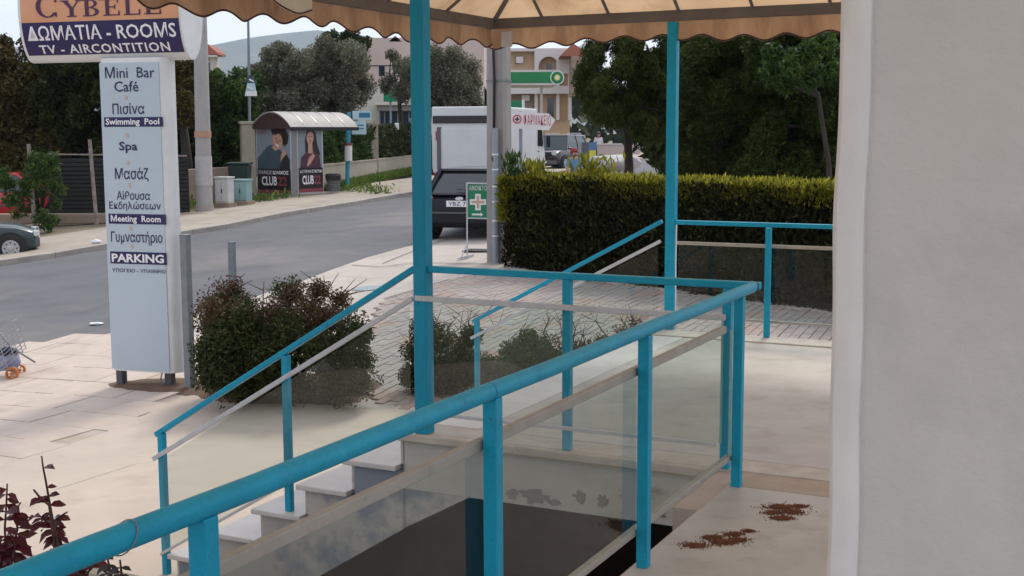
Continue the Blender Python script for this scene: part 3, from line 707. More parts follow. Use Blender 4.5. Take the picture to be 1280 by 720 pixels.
mb = MB(); mb.bar(DP(10.09, 3.48, .745), DP(10.09, -1.4, .745), .02, .028); mb.build('top_channel', 'bar_grey', fr, org, bevel=.003)
mb = MB(); mb.bar(DP(10.09, 3.48, .13), DP(10.09, -1.4, .13), .02, .02); mb.build('bottom_channel', 'bar_grey', fr, org, bevel=.003)
glass(fr, org, DP(10.09, 3.46), DP(10.09, 2.70), .14, .73, .14, .73); glass(fr, org, DP(10.09, 2.66), DP(10.09, 1.17), .14, .73, .14, .73); glass(fr, org, DP(10.09, 1.13), DP(10.09, -1.3), .14, .73, .14, .73)

# ---------------------------------------------------------------- awning
AZ = 2.615; BE = 5.20; AF = 10.12
o_ = DP(6, 3.53); aw = thing('awning', 'large cream canvas awning with scalloped valance on tall turquoise posts over the entrance', 'awning', (o_.x, o_.y, 0)); org = aw.location.copy()
for (a, b, z1, pm_) in ((6.0, 3.53, 3.15, 'teal_old'), (10.14, 3.545, 2.565, 'teal')):
    mb = MB(); post(mb, a, b, .003, z1, .082); mb.build('post', pm_, aw, org, bevel=.006)
for (p, q) in ((DP(AF, BE + .05, AZ), DP(AF, -1.6, AZ)), (DP(AF - .05, BE, AZ), DP(-1.5, BE, AZ))):
    mb = MB(); mb.bar(p, q, .06, .085); mb.build('beam', 'frame_brown', aw, org, bevel=.004)
RID_B, RID_A, RZ = 2.6, 7.6, 4.35
def roofz(a, b):
    za = AZ + .04 + (AF - a) * .72; zb = AZ + .04 + (BE - b) * .68
    return min(za, zb, 4.4)
mb = MB(); na_, nb_ = 60, 40
for i in range(na_ + 1):
    for j in range(nb_ + 1):
        a = -1.5 + (AF + 1.5) * i / na_; b = -1.6 + (BE + 1.6) * j / nb_
        sag = .02 * math.sin((b + 1.6) / .62 * math.pi) ** 2 if a > 7 else 0
        P = DP(a, b, roofz(a, b) - .005); mb.v.append(tuple(P))
for i in range(na_):
    for j in range(nb_): q = i * (nb_ + 1) + j; mb.f.append((q, q + nb_ + 1, q + nb_ + 2, q + 1))
mb.build('canopy', 'canvas', aw, org, smooth=True)
for k in range(11):
    b = BE - .5 - .617 * k + .02; bb = b
    if b < -1.5: break
    a_top = AF - 1.9; lim = AF - (BE - b) * .68 / .72
    a_end = max(AF - 2.45, lim); mb = MB(); mb.tube([DP(AF - .02, b, AZ + .03), DP(a_end, b, roofz(a_end, b) + .0)], .014, 8); mb.build('rib', 'frame_brown', aw, org)
mb = MB(); mb.tube([DP(AF - .01, BE - .01, AZ + .03), DP(AF - 2.45, BE - 2.6, 4.36)], .022, 8); mb.build('hip_rib', 'frame_brown', aw, org)
for k in range(1, 13):
    a = AF - .9 * k
    if a < -1.4: break
    b_end = max(BE - 2.6, BE - (AF - a) * .72 / .68); mb = MB(); mb.tube([DP(a, BE - .02, AZ + .03), DP(a, b_end, roofz(a, b_end))], .014, 8); mb.build('rib', 'frame_brown', aw, org)
def valance(P0, P1, ztop, drop, pitch, amp, seed, m='canvas_val', name='valance', out=Vector((0, 0, 0))):
    r_ = random.Random(seed); P0, P1 = Vector(P0), Vector(P1); L = (P1 - P0).length; n = int(L / .025); mb = MB(); tr = MB(); d = (P1 - P0).normalized(); nn = Vector((d.y, -d.x, 0)); prev = None; ph = 0
    for i in range(n + 1):
        s = L * i / n; ph = s / pitch * 2 * math.pi + .25 * math.sin(s * 1.3 + seed)
        zb = ztop - drop - amp * math.sin(ph) * .5 - .015 * math.sin(s * 2.7 + seed)
        wob = .008 * math.sin(s * 7 + seed) + .003 * math.sin(s * 19)
        for k in range(5):
            t = k / 4; P = P0 + d * s + nn * wob * t * 2; mb.v.append((P.x, P.y, ztop * (1 - t) + zb * t))
        q = P0 + d * s + nn * wob * 2; q.z = zb; tr.v.append(tuple(q + Vector((0, 0, .008)))); tr.v.append(tuple(q + nn * .003 - Vector((0, 0, .006))))
    for i in range(n):
        for k in range(4): q = i * 5 + k; mb.f.append((q, q + 5, q + 6, q + 1))
        tr.f.append((2 * i, 2 * i + 2, 2 * i + 3, 2 * i + 1))
    v = mb.build(name, m, aw, org, smooth=True); tr2 = MB(); 
    pts = [tr.v[2 * i] for i in range(n + 1)]; tr2.tube(pts, .006, 5); tr2.build('piping', 'canvas_trim', v, org)
    return v
valance(DP(AF + .035, BE + .06), DP(AF + .035, -1.6), AZ + .045, .235, .34, .048, 1)
valance(DP(AF + .02, BE + .04), DP(-1.5, BE + .04), AZ + .045, .245, .42, .055, 4)
valance(DP(7.0, BE - .28), DP(-1.2, BE - .28), AZ + .08, .21, .95, .11, 2, 'canvas_pale', 'inner_flap')
mb = MB(); mb.box(DP(AF - .03, BE - .14, AZ - .14), (.10, .012, .13), Matrix.Rotation(-TH, 3, 'Z')); mb.build('corner_plate', 'alu', aw, org)
cb = MB(); cb.tube([DP(10.06, 3.47, .9), DP(10.05, 3.47, .6), DP(10.06, 3.47, .3), DP(10.05, 3.47, .02)], .006, 6)
cb.build('white_cable', 'whiteplastic', aw, org, smooth=True)

# right hand wall pier and the building behind the camera
c_ = dep(1028, 700, 2.25); aw_, bw_ = ab(c_.x, c_.y)
wl = thing('wall_pier', 'white plastered wall pier with rounded edge filling the right side', 'wall', DP(aw_, bw_ - 1, 0)); org = wl.location.copy()
mb = MB(); DBox(mb, aw_ + .02, aw_ + .34, -5, bw_ - .045, -.002, 4.2); mb.build('wall_face', 'wall_white', wl, org)
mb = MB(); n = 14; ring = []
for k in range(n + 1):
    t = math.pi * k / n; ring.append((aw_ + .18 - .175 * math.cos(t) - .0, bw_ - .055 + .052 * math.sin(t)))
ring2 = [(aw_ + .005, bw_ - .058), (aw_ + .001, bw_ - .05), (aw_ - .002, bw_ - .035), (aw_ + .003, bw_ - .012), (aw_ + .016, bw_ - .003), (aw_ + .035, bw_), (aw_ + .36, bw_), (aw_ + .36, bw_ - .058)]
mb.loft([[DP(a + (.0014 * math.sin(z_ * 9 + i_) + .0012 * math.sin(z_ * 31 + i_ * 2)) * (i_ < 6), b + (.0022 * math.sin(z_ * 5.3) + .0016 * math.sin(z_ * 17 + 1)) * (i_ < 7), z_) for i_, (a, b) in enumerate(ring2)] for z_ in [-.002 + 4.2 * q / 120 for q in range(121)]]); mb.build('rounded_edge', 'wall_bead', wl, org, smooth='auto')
#; DBox(mb, -3.0, 2.0, -5.2, -5.0, 0, 5.5); setp(mb.build('hotel_wall', 'wall_white'), 'white hotel facade behind the terrace', 'wall')

# spilled soil on the floor
for (lst, lab) in (([(975, 634, .055), (990, 640, .05), (966, 641, .03), (977, 648, .04), (1000, 633, .025)], 'heap of spilled brown soil on the terrace floor close to the wall pier'), ([(868, 682, .04), (905, 678, .05), (890, 672, .035), (922, 675, .03), (935, 664, .018), (918, 668, .03)], 'long streak of spilled brown soil on the terrace floor, nearer to the glass')):
    r0 = ray(*lst[0][:2]); P0 = r0 * (-H / r0.z); P0.z = 0
    mb = MB()
    for (px, py, s) in lst:
        r0 = ray(px, py); P = r0 * (-H / r0.z)
        for k in range(420):
            t = rng.random() * 6.28; q = abs(rng.normal()) * .55 * s; x, y = P.x + math.cos(t) * q * 1.5, P.y + math.sin(t) * q * 1.0; s2 = .0012 + .0028 * rng.random() * (1.4 - min(1, q / s))
            hgt = max(.001, .0035 * (1 - q / s))
            mb.box((x, y, hgt + .001), (s2 * 2.4, s2 * 2.0, s2 * 1.2), Matrix.Rotation(rng.random() * 3, 3, 'Z') @ Matrix.Rotation(rng.random(), 3, 'X'))
    setp(mb.build('spilled_soil', 'dirt', None, P0), lab, 'soil', kind='stuff')


# ================================================================== HOTEL SIGN
PL, PR = at(150, 485), at(217, 487); sc0 = (PL + PR) / 2; sc0.z = terr(sc0.x, sc0.y)
SW = Vector((.956, -.292, 0)); SN = Vector((-.292, -.956, 0))      # along the face, out of the face
sg = thing('hotel_sign', 'tall pale blue hotel sign on two short legs under an oval orange and navy head', 'sign', sc0); org = sc0.copy()
def zpx(y, d=13.72): return dep(180, y, d).z
SB, ST = zpx(462), zpx(73)
def SP(s, n, z): return sc0 + SW * s + SN * n + Vector((0, 0, z - sc0.z))
HW, RD = .43, .13
def stadium(hw, r, k=8, c=0):
    o = []
    for i in range(k + 1): t = -math.pi / 2 + math.pi * i / k; o.append((hw - r + math.cos(t) * r, math.sin(t) * r))
    for i in range(k + 1): t = math.pi / 2 + math.pi * i / k; o.append((-hw + r + math.cos(t) * r, math.sin(t) * r))
    return [(a + c, b) for a, b in o]
mb = MB(); mb.prism([SP(a, b, SB) for a, b in stadium(HW, RD, c=.045)], (0, 0, ST - SB)); mb.build('body', 'sign_frame', sg, org, smooth='auto')
fz0, fz1 = SB + .02, ST - .05
mb = MB(); mb.prism([SP(a, b, fz0) for a, b in ((-.335, RD - .004), (.385, RD - .004), (.385, RD + .006), (-.335, RD + .006))], (0, 0, fz1 - fz0)); mb.build('face_panel', 'sign_face', sg, org, bevel=.002)
for s in (-.31, .30):
    mb = MB(); c = SP(s, 0, 0); mb.box((c.x, c.y, (SB + .1 + sc0.z - .1) / 2), (.085, .085, SB + .1 - sc0.z + .1), Matrix.Rotation(-.4, 3, 'Z')); mb.build('leg', 'sign_leg', sg, org, bevel=.006)
mb = MB(); mb.tube([SP(.24, .03, SB + .02), SP(.22, .06, SB - .08), SP(.24, .06, SB - .16), SP(.29, .06, SB - .21)], .008, 6); mb.build('cable', 'galv', sg, org, smooth=True)
NX = 98.0
def XL(y): return 128.0 + (y - 75) * .039
def line(txt, x0, x1, y0, y1, m='navy', bold=.009, name='lettering', off=.010, space=1.0):
    ym = (y0 + y1) / 2; s0 = -.32 + (x0 - XL(ym)) / NX; s1 = -.32 + (x1 - XL(ym)) / NX; z1, z0 = zpx(y0), zpx(y1)
    vs, fs = text_fit(txt, s1 - s0, z1 - z0, bold, space); mb = MB()
    put2d(mb, vs, fs, lambda x, y: SP(s0 + x, RD + off, z0 + y)); return mb.build(name, m, sg, org)
def band(x0, x1, y0, y1):
    ym = (y0 + y1) / 2; s0 = -.32 + (x0 - XL(ym)) / NX; s1 = -.32 + (x1 - XL(ym)) / NX
    mb = MB(); mb.prism([SP(s0, RD + .006, zpx(y1)), SP(s1, RD + .006, zpx(y1)), SP(s1, RD + .006, zpx(y0)), SP(s0, RD + .006, zpx(y0))], SN * .003); mb.build('text_band', 'navy', sg, org)
line('Μini  Bar', 134, 193, 84, 98, bold=.004); line('Café', 145, 174, 102, 115); line('Πισίνα', 143, 181, 129, 143)
band(133, 203, 146.5, 158.5); line('Swimming  Pool', 135, 199, 148, 158.2, 'txt_white', .02, off=.012)
line('Spa', 151, 173, 177, 191, bold=.02); line('Μασάζ', 146, 186, 209, 226); line('Αίθουσα', 148, 188, 238, 249); line('Εκδηλώσεων', 139, 201, 251, 263, bold=.008)
band(138, 207, 266.5, 279); line('Μeeting  Room', 141, 201, 268, 278.6, 'txt_white', .02, off=.012)
line('Γυμναστήριο', 141, 203, 288, 305); band(140, 208, 313.5, 328.5); line('PARKING', 142, 205, 316, 326.5, 'txt_white', .03, off=.012)
line('ΥΠΟΓΕΙΟ - ΥΠΑΙΘΡΙΟ', 142, 207, 334.5, 339, bold=.01)
for (x, y) in ((159, 122), (160.5, 169), (162, 203), (163.5, 231), (165, 284.5), (166.5, 307)):
    s0 = -.32 + (x - XL(y)) / NX; z_ = zpx(y); mb = MB(); P = []
    for k in range(12): t = math.pi * k / 6 + .26; r_ = .03 if k % 2 == 0 else .013; P.append(SP(s0 + math.sin(t) * r_, RD + .0065, z_ + math.cos(t) * r_))
    mb.prism(P, SN * .003); mb.build('star', 'orange_star', sg, org)
# oval head
HC, HS, HT, HL = zpx(4), .605, .22, 1.98; HX0 = -1.26
def hprof(z, pr=0.0):
    q = max(0, 1 - abs((z - HC) / (HS + pr)) ** 2.2); return (HT + pr) * q ** (1 / 2.0)
ring = []
for k in range(36):
    t = 2 * math.pi * k / 36; z = HC + HS * math.sin(t) * abs(math.sin(t)) ** -.05 if math.sin(t) != 0 else HC
    z = max(HC - HS, min(HC + HS, z)); ring.append((hprof(z) * (1 if math.cos(t) >= 0 else -1), z))
mb = MB(); mb.prism([SP(HX0, n, z) for n, z in ring], SW * HL); hd = mb.build('head', 'sign_frame', sg, org, smooth='auto')
def curved(name, s0, s1, z0, z1, m, pr):
    mb = MB(); n = 14
    for i in range(n + 1):
        z = z0 + (z1 - z0) * i / n
        mb.v += [tuple(SP(s0, hprof(z) + pr, z)), tuple(SP(s1, hprof(z) + pr, z))]
    mb.f = [(2 * i, 2 * i + 1, 2 * i + 3, 2 * i + 2) for i in range(n)]
    return mb.build(name, m, sg, org, smooth=True)
M['peach'] = mat('peach_orange_print', (.66, .34, .19), (.60, .27, .13), rough=.45, scale=2)
curved('face_orange', HX0 + .035, HX0 + HL - .03, HC - .19, HC + .40, 'peach', .004)
curved('face_navy', HX0 + .035, HX0 + HL - .03, zpx(67.5), HC - .19, 'navy', .005)
def hx(x, y): return HX0 + .085 + (x - (26 + y * .16)) / 103.5
def clip_rows(vs, fs, step=.03):
    bm = bmesh.new(); V = [bm.verts.new((x, y, 0)) for x, y in vs]
    for f in fs:
        try: bm.faces.new([V[i] for i in f])
        except ValueError: pass
    y0 = min(v[1] for v in vs); y1 = max(v[1] for v in vs); y = y0 + step
    while y < y1:
        bmesh.ops.bisect_plane(bm, geom=bm.verts[:] + bm.edges[:] + bm.faces[:], plane_co=(0, y, 0), plane_no=(0, 1, 0)); y += step
    bm.verts.index_update(); o = ([(v.co.x, v.co.y) for v in bm.verts], [tuple(v.index for v in f.verts) for f in bm.faces]); bm.free(); return o
def hline(txt, x0, x1, y0, y1, m, bold=.01, space=1, shape=None):
    ym = (y0 + y1) / 2; s0, s1 = hx(x0, ym), hx(x1, ym); z1, z0 = zpx(y0 - 1.5, 13.6), zpx(y1 - 1.5, 13.6)
    if shape is None: vs, fs = text_fit(txt, s1 - s0, z1 - z0, bold, space)
    else: vs, fs = [(a * (s1 - s0), b * (z1 - z0)) for a, b in shape[0]], shape[1]
    vs, fs = clip_rows(vs, fs); mb = MB(); put2d(mb, vs, fs, lambda x, y: SP(s0 + x, hprof(z0 + y) + .009, z0 + y)); mb.build('lettering', m, sg, org)
hline('ΔΩΜΑΤΙΑ - ROOΜS', 33, 221, 31.5, 50, 'txt_white', .014); hline('TV - AIRCONTITION', 48, 213, 55.5, 66.5, 'txt_white', .018, 1.12)
# serif capitals built stroke by stroke
def glyph(ch):
    P = []; st, th, sf = .20, .07, .07
    def q(x0, y0, x1, y1): P.append([(x0, y0), (x1, y0), (x1, y1), (x0, y1)])
    def arc(cx, cy, rx, ry, t0, t1, wx, wy, n=14):
        for i in range(n):
            a, b = t0 + (t1 - t0) * i / n, t0 + (t1 - t0) * (i + 1) / n
            P.append([(cx + rx * math.cos(a), cy + ry * math.sin(a)), (cx + rx * math.cos(b), cy + ry * math.sin(b)), (cx + (rx - wx) * math.cos(b), cy + (ry - wy) * math.sin(b)), (cx + (rx - wx) * math.cos(a), cy + (ry - wy) * math.sin(a))])
    if ch == 'C': arc(.5, .5, .5, .5, R(38), R(322), .2, .06, 26); q(.80, .66, .90, .98); q(.82, .03, .88, .24)
    if ch in 'ELB': q(.12, 0, .12 + st, 1); q(0, 0, .42, sf); q(0, 1 - sf, .42, 1)
    if ch == 'E': q(.3, 0, .85, th); q(.3, 1 - th, .80, 1); q(.3, .48, .62, .48 + th); q(.78, 0, .86, .28); q(.73, .76, .80, 1); q(.58, .38, .64, .65)
    if ch == 'L': q(.3, 0, .85, th); q(.78, 0, .86, .32)
    if ch == 'B': arc(.42, .265, .42, .265, -math.pi / 2, math.pi / 2, .19, .06); arc(.40, .76, .36, .24, -math.pi / 2, math.pi / 2, .17, .06); q(.3, 0, .45, .06); q(.3, .94, .42, 1); q(.3, .49, .45, .55)
    if ch == 'Y': q(.42, 0, .42 + st, .5); q(.28, 0, .76, sf); P.append([(.42, .5), (.62, .5), (.30, 1), (.06, 1)]); P.append([(.54, .5), (.62, .5), (.92, 1), (.84, 1)]); q(-.02, 1 - sf, .38, 1); q(.72, 1 - sf, 1.04, 1)
    return P
vs, fs = [], []; xc = 0
for ch, wd, hgt in (('C', 1.15, 1.38), ('Y', .98, 1), ('B', .92, 1), ('E', .90, 1), ('L', .90, 1), ('E', .9, 1)):
    for poly in glyph(ch):
        n = len(vs); vs += [(xc + x * wd, y * hgt) for x, y in poly]; fs.append((n, n + 1, n + 2, n + 3))
    xc += wd * 1.06
vs = [(x / (xc - .05), y) for x, y in vs]
hline('', 43, 204, .5, 21.5, 'txt_plum', shape=(vs, fs))

# grey steel posts beside the sign
c = at(238, 490); t = MB(); zt = dep(234, 294, c.y).z
t.box((c.x, c.y, (zt + c.z - .1) / 2), (.085, .085, zt - c.z + .1), Matrix.Rotation(-.45, 3, 'Z')); t.box((c.x, c.y, zt + .004), (.095, .095, .012), Matrix.Rotation(-.45, 3, 'Z'))
setp(t.build('steel_post', 'galv', org=c, bevel=.005), 'tall grey square steel post right beside the hotel sign', 'post', 'grey steel posts by the forecourt')
c = at(291, 352); t = MB(); zt = dep(291, 303, c.y).z
t.box((c.x, c.y, (zt + c.z - .1) / 2), (.10, .10, zt - c.z + .1), Matrix.Rotation(-.3, 3, 'Z')); t.box((c.x, c.y, zt + .004), (.11, .11, .012), Matrix.Rotation(-.3, 3, 'Z'))
setp(t.build('steel_post', 'galv', org=c, bevel=.005), 'short grey steel post at the road edge behind the brown bush', 'post', 'grey steel posts by the forecourt')

# ================================================================== PLANTS NEAR BY
def pxclumps(lst, d, rng, dj=.3):
    C, Q = [], []
    for e in lst:
        px, py, r = e[:3]; dd = (e[3] if len(e) > 3 else d) + rng.uniform(-dj, dj); P = dep(px, py, dd); C.append(tuple(P)); s = r / F * dd; Q.append((s, s, s))
    return C, Q
def twigs(name, parent, org, base, tips, r, m='twig', kink=.12, sub=2, r2=None):
    mb = MB(); r_ = random.Random(len(tips) * 7 + 1)
    for tpt in tips:
        b = Vector(base) + Vector((r_.uniform(-.12, .12), r_.uniform(-.1, .1), 0)); e = Vector(tpt); mid = b.lerp(e, .5) + Vector((r_.uniform(-kink, kink), r_.uniform(-kink, kink), r_.uniform(0, kink)))
        mb.tube([b, mid, e], [r, r * .7, r * .25], 5)
        for k in range(sub): q = mid.lerp(e, r_.random()); mb.tube([q, q + Vector((r_.uniform(-1, 1), r_.uniform(-1, 1), r_.uniform(.1, 1))) * kink * 1.6], [r * .4, r * .15], 4)
    return mb.build(name, m, parent, org, smooth=True)
base = at(352, 500); bs = thing('bush', 'round dense bush of dark green and rusty leaves beside the grey steel post', 'bush', base)
L1 = []
for k in range(80):
    x = rng.uniform(262, 445); yt = 372 + 10 * math.sin(x / 22) + (12 if x > 420 else 0) + (8 if x < 275 else 0); y = rng.uniform(yt, 486 - abs(x - 350) * .08); L1.append((x, y, rng.uniform(20, 36)))
L1 += [(262, 400, 22), (258, 440, 24), (262, 470, 24), (450, 420, 18), (452, 450, 20), (446, 478, 20), (290, 362, 18), (400, 362, 16), (365, 366, 14), (425, 375, 16)]
g1 = [q for q in L1 if q[1] > 415 or q[0] > 430 or rng.random() < .25]; g2 = [q for q in L1 if q not in g1]
C, Q = pxclumps(g1, 12.75, rng, .5); foliage('leaves', 'lf_bush', bs, base, C, Q, [1100] * len(C), .042, rng, shell=.25, aspect=2.4)
C2, Q2 = pxclumps(g2, 12.7, rng, .5); foliage('rusty_leaves', 'lf_rust', bs, base, C2, Q2, [620] * len(C2), .036, rng, shell=.2, aspect=2.4)
twigs('twigs', bs, base, base, [dep(300, 346, 12.8), dep(330, 352, 12.6), dep(372, 357, 12.7), dep(414, 352, 12.8), dep(445, 380, 12.6), dep(270, 352, 12.8), dep(392, 360, 12.5), dep(352, 357, 12.5), dep(436, 362, 12.7), dep(425, 368, 12.4)], .016, sub=7, kink=.16)
# shrubs behind the far stair rail
def shrub(label, bpx, lst, d, m, n, size, tips, group, rust=0, dj=.25):
    b = at(*bpx); t = thing('shrub', label, 'shrub', b, 0, group); C, Q = pxclumps(lst, d, rng, dj)
    foliage('leaves', m, t, b, C, Q, [n] * len(C), size, rng, shell=.2, aspect=2.6)
    twigs('twigs', t, b, b, [dep(x, y, d) for x, y in tips], .009, sub=6, kink=.13)
    return t
GS = 'shrubs in the bed beyond the far stair railing'
shrub('tall dark shrub with bare brown twigs right behind the big turquoise post', (545, 487), [(530, 410, 20), (520, 440, 22), (550, 425, 24), (545, 455, 28), (575, 440, 24), (575, 470, 28), (525, 475, 24), (550, 485, 26), (590, 420, 16), (512, 470, 16), (600, 460, 22)], 12.9, 'lf_bush', 1500, .038, [(530, 388), (552, 386), (575, 392), (600, 388), (618, 380), (512, 400), (590, 384), (640, 392)], GS)
shrub('bright green leafy shrub behind the foot of the far stair railing', (650, 465), [(640, 440, 18), (660, 425, 16), (675, 435, 18), (655, 455, 20), (630, 460, 18), (690, 450, 16), (672, 465, 20)], 13.1, 'lf_mid', 1000, .045, [(655, 408), (680, 412), (640, 420)], GS)
shrub('thin dry reddish shrub left of the middle landing post', (705, 455), [(695, 425, 11), (712, 435, 13), (700, 448, 14), (722, 445, 12)], 13.3, 'lf_rust', 130, .034, [(688, 396), (700, 400), (712, 392), (722, 404), (680, 410), (730, 415)], GS)
shrub('low dark shrub with red tips at the right end of the bed', (770, 430), [(750, 425, 14), (775, 415, 12), (795, 408, 11), (735, 438, 14), (760, 430, 14)], 13.6, 'lf_rust', 200, .036, [(775, 398), (790, 396), (755, 405), (805, 400)], GS)
for i, (x, y) in enumerate([(570, 484), (600, 478), (625, 482), (668, 478), (700, 470), (730, 460)]):
    b = at(x, y); C = [(b.x + rng.uniform(-.2, .2), b.y + rng.uniform(-.15, .15), b.z + .12) for k in range(3)]
    if i == 0: cv = thing('ground_cover', 'low dark ground cover under the shrubs in the bed', 'ground cover', b); cv['kind'] = 'stuff'
    foliage('leaves', 'lf_dark', cv, cv.location, C, [(.34, .28, .2)] * 3, [600] * 3, .045, rng, shell=.1)

# dark red plant in a planter at lower left
pl = MB(); DBox(pl, 3.7, 4.5, 4.16, 7.6, -1.14, -.56); DBox(pl, 3.62, 3.70, 4.10, 7.6, -1.14, -.49); DBox(pl, 4.5, 4.58, 4.10, 7.6, -1.14, -.49); DBox(pl, 3.70, 4.5, 4.10, 4.16, -1.14, -.49)
pc = DP(4.1, 5.5, -1.14); plt = thing('planter', 'low beige concrete planter in the bottom left corner below the thick handrail', 'planter', pc)
pl.build('planter_walls', 'bwall', plt, pc)
def leaf_blade(mb, p, d, n, L, W_):
    d = d.normalized(); r = d.cross(n).normalized(); u = r.cross(d)
    P = [p]; 
    for t, wd, dr in ((.3, .42, .03), (.62, .5, .02), (1, 0, -.12)):
        c = p + d * L * t + u * L * dr
        if wd: P += [c - r * W_ * wd + u * L * .05, c + r * W_ * wd + u * L * .05, c]
        else: P.append(c)
    n0 = len(mb.v); mb.v += [tuple(q) for q in P]
    mb.f += [tuple(n0 + i for i in f) for f in ((0, 1, 3), (0, 3, 2), (1, 4, 6, 3), (3, 6, 5, 2), (4, 7, 6), (6, 7, 5))]
M['redleaf'] = mat('dark_red_leaf_blade', (.11, .010, .022), (.06, .006, .015), rough=.45, scale=18, c3=(.16, .02, .03), s3=9, trans=.25)
M['greyleaf'] = mat('dark_grey_green_leaf', (.03, .035, .04), (.02, .022, .03), rough=.5, scale=14, trans=.15)
def sprig(label, d, stems, m, group, side, wsz=.04, name='red_leaved_plant', seed=1):
    r_ = random.Random(seed); b = dep(stems[0][0][0], stems[0][0][1], d); b.z = -.56; t = thing(name, label, 'plant', b, 0, group)
    sm = MB(); nl = 0
    for path in stems:
        P = [dep(x, y, d + r_.uniform(-.04, .04)) for x, y in path]; sm.tube([b + (P[0] - b) * .15] + P, [.007] + [.0055 * (1 - .6 * i / len(P)) for i in range(len(P))], 6)
        for i in range(len(P) - 1):
            seg = (P[i + 1] - P[i]); n = max(1, int(seg.length / .026))
            for k in range(n):
                q = P[i] + seg * (k / n); 
                for s_ in (-1, 1):
                    if r_.random() < .25: continue
                    lm = MB(); dv = Vector((s_ * r_.uniform(.6, 1), r_.uniform(-.6, .6), r_.uniform(-.7, .25))); leaf_blade(lm, q, dv, Vector((r_.uniform(-.3, .3), -.5, 1)), wsz * r_.uniform(.7, 1.5), wsz * r_.uniform(.45, .8))
                    if nl < 280: lm.build('leaf', m, t, b, smooth=True); nl += 1
    sm.build('stem', 'twig', t, b, smooth=True)
    return t
sprig('tall dark red leaved plant rising above the handrail, right of its neighbours', 4.5, [[(88, 735), (70, 670), (64, 640), (57, 600), (54, 585), (52, 570)], [(92, 730), (74, 672), (68, 650), (76, 645), (84, 640)], [(70, 665), (58, 652), (50, 645), (30, 648)], [(62, 632), (50, 622), (42, 612)]], 'redleaf', 'dark red plants in the planter', 1, .05, seed=4)
sprig('dark red leaved plant at the far left edge above the handrail', 4.55, [[(5, 740), (8, 700), (6, 660), (8, 630), (9, 605)], [(10, 735), (16, 690), (22, 660), (18, 640), (26, 628)], [(-5, 720), (-2, 690), (2, 670)], [(20, 740), (26, 712), (30, 695)], [(2, 735), (14, 705), (20, 680), (10, 662)], [(-12, 730), (-6, 700), (3, 684)]], 'redleaf', 'dark red plants in the planter', 1, .058, seed=9)
sprig('low dark red plant showing under the handrail', 4.4, [[(90, 760), (84, 720), (92, 706), (108, 700)], [(100, 760), (110, 715), (120, 704), (132, 700)], [(95, 760), (96, 730), (80, 712)]], 'redleaf', 'dark red plants in the planter', 1, .055, seed=12)
sprig('thin grey green weed below the tie wire on the handrail', 4.3, [[(150, 760), (140, 725), (136, 705), (131, 684)], [(150, 740), (152, 718), (150, 700)], [(152, 750), (140, 722), (128, 712)]], 'greyleaf', None, 1, .04, name='weed', seed=3)

# ================================================================== HEDGE
h0, h1 = Vector((-.13, 21.15, 0)), Vector((5.6, 13.2, 0)); hd_ = (h1 - h0).normalized(); hn = Vector((-hd_.y, hd_.x, 0))
if hn.y < 0: hn = -hn
hb = TP(h0.x, h0.y); HT_ = lambda t: 1.09 + .05 * t
hg = thing('hedge', 'long clipped dark hedge with bright yellow green tips along the paver court', 'hedge', hb); Lh = (h1 - h0).length
n = 62000; s = rng.random(n) * Lh; u = rng.random(n); v = rng.random(n)
X = h0.x + hd_.x * s; Y = h0.y + hd_.y * s
zg = np.array([terr(x, y) for x, y in zip(X, Y)]); zt = .93 + .07 * s / Lh
dep_in = .22 * rng.random(n) ** 1.6 + .03 * np.sin(s * 5) + .04 * np.sin(s * 2.1 + v * 7)
P = np.stack([X + hn.x * dep_in, Y + hn.y * dep_in, zg + (zt - zg) * v], 1)
# top and end share
m_ = u < .22; P[m_, 0] = X[m_] + hn.x * v[m_] * 1.0; P[m_, 1] = Y[m_] + hn.y * v[m_] * 1.0; P[m_, 2] = zt[m_] - .12 * rng.random(m_.sum()) 
m2 = (u > .22) & (u < .28); k = m2.sum(); dd = rng.random(k); P[m2, 0] = h0.x + hn.x * dd - hd_.x * .1 * rng.random(k); P[m2, 1] = h0.y + hn.y * dd - hd_.y * .1 * rng.random(k)
def leafquads(P, size, aspect, up=0, rng=rng):
    n = len(P); a = rng.normal(size=(n, 3)); a[:, 2] += up; a /= np.linalg.norm(a, axis=1)[:, None]; b = np.cross(a, rng.normal(size=(n, 3))); b /= np.linalg.norm(b, axis=1)[:, None]
    L = size * (.5 + rng.random(n))[:, None]; W_ = L / aspect
    return np.stack([P - a * L * .1, P + b * W_ / 2 + a * L * .4, P + a * L, P - b * W_ / 2 + a * L * .4], 1).reshape(-1, 3)
ob = np.array(hb)
leafmesh('foliage', 'lf_hedge', hg, hb, leafquads(P, .075, 2.6, 1.2) - ob, rng.random(n) ** 1.6)
n = 13000; s = rng.random(n) * Lh; q = rng.random(n) ** 1.3 * 1.0; thick = .07 + .05 * np.sin(s * 3.1) * np.sin(s * 7.7)
z = .94 + .07 * s / Lh + thick * rng.random(n) - .05
P = np.stack([h0.x + hd_.x * s + hn.x * (q - .03), h0.y + hd_.y * s + hn.y * (q - .03), z], 1)
leafmesh('new_growth', 'lf_lime', hg, hb, leafquads(P, .065, 3.2, 2.2) - ob, rng.random(n))
n = 900; P = np.stack([h0.x + hd_.x * (.0 + .5 * rng.random(n) ** 2) - .08, h0.y + hd_.y * .2 * rng.random(n), .88 - .7 * rng.random(n) ** 1.4], 1)
leafmesh('new_growth', 'lf_lime', hg, hb, leafquads(P, .09, 3.2, 1.6) - ob, rng.random(n) * .6)
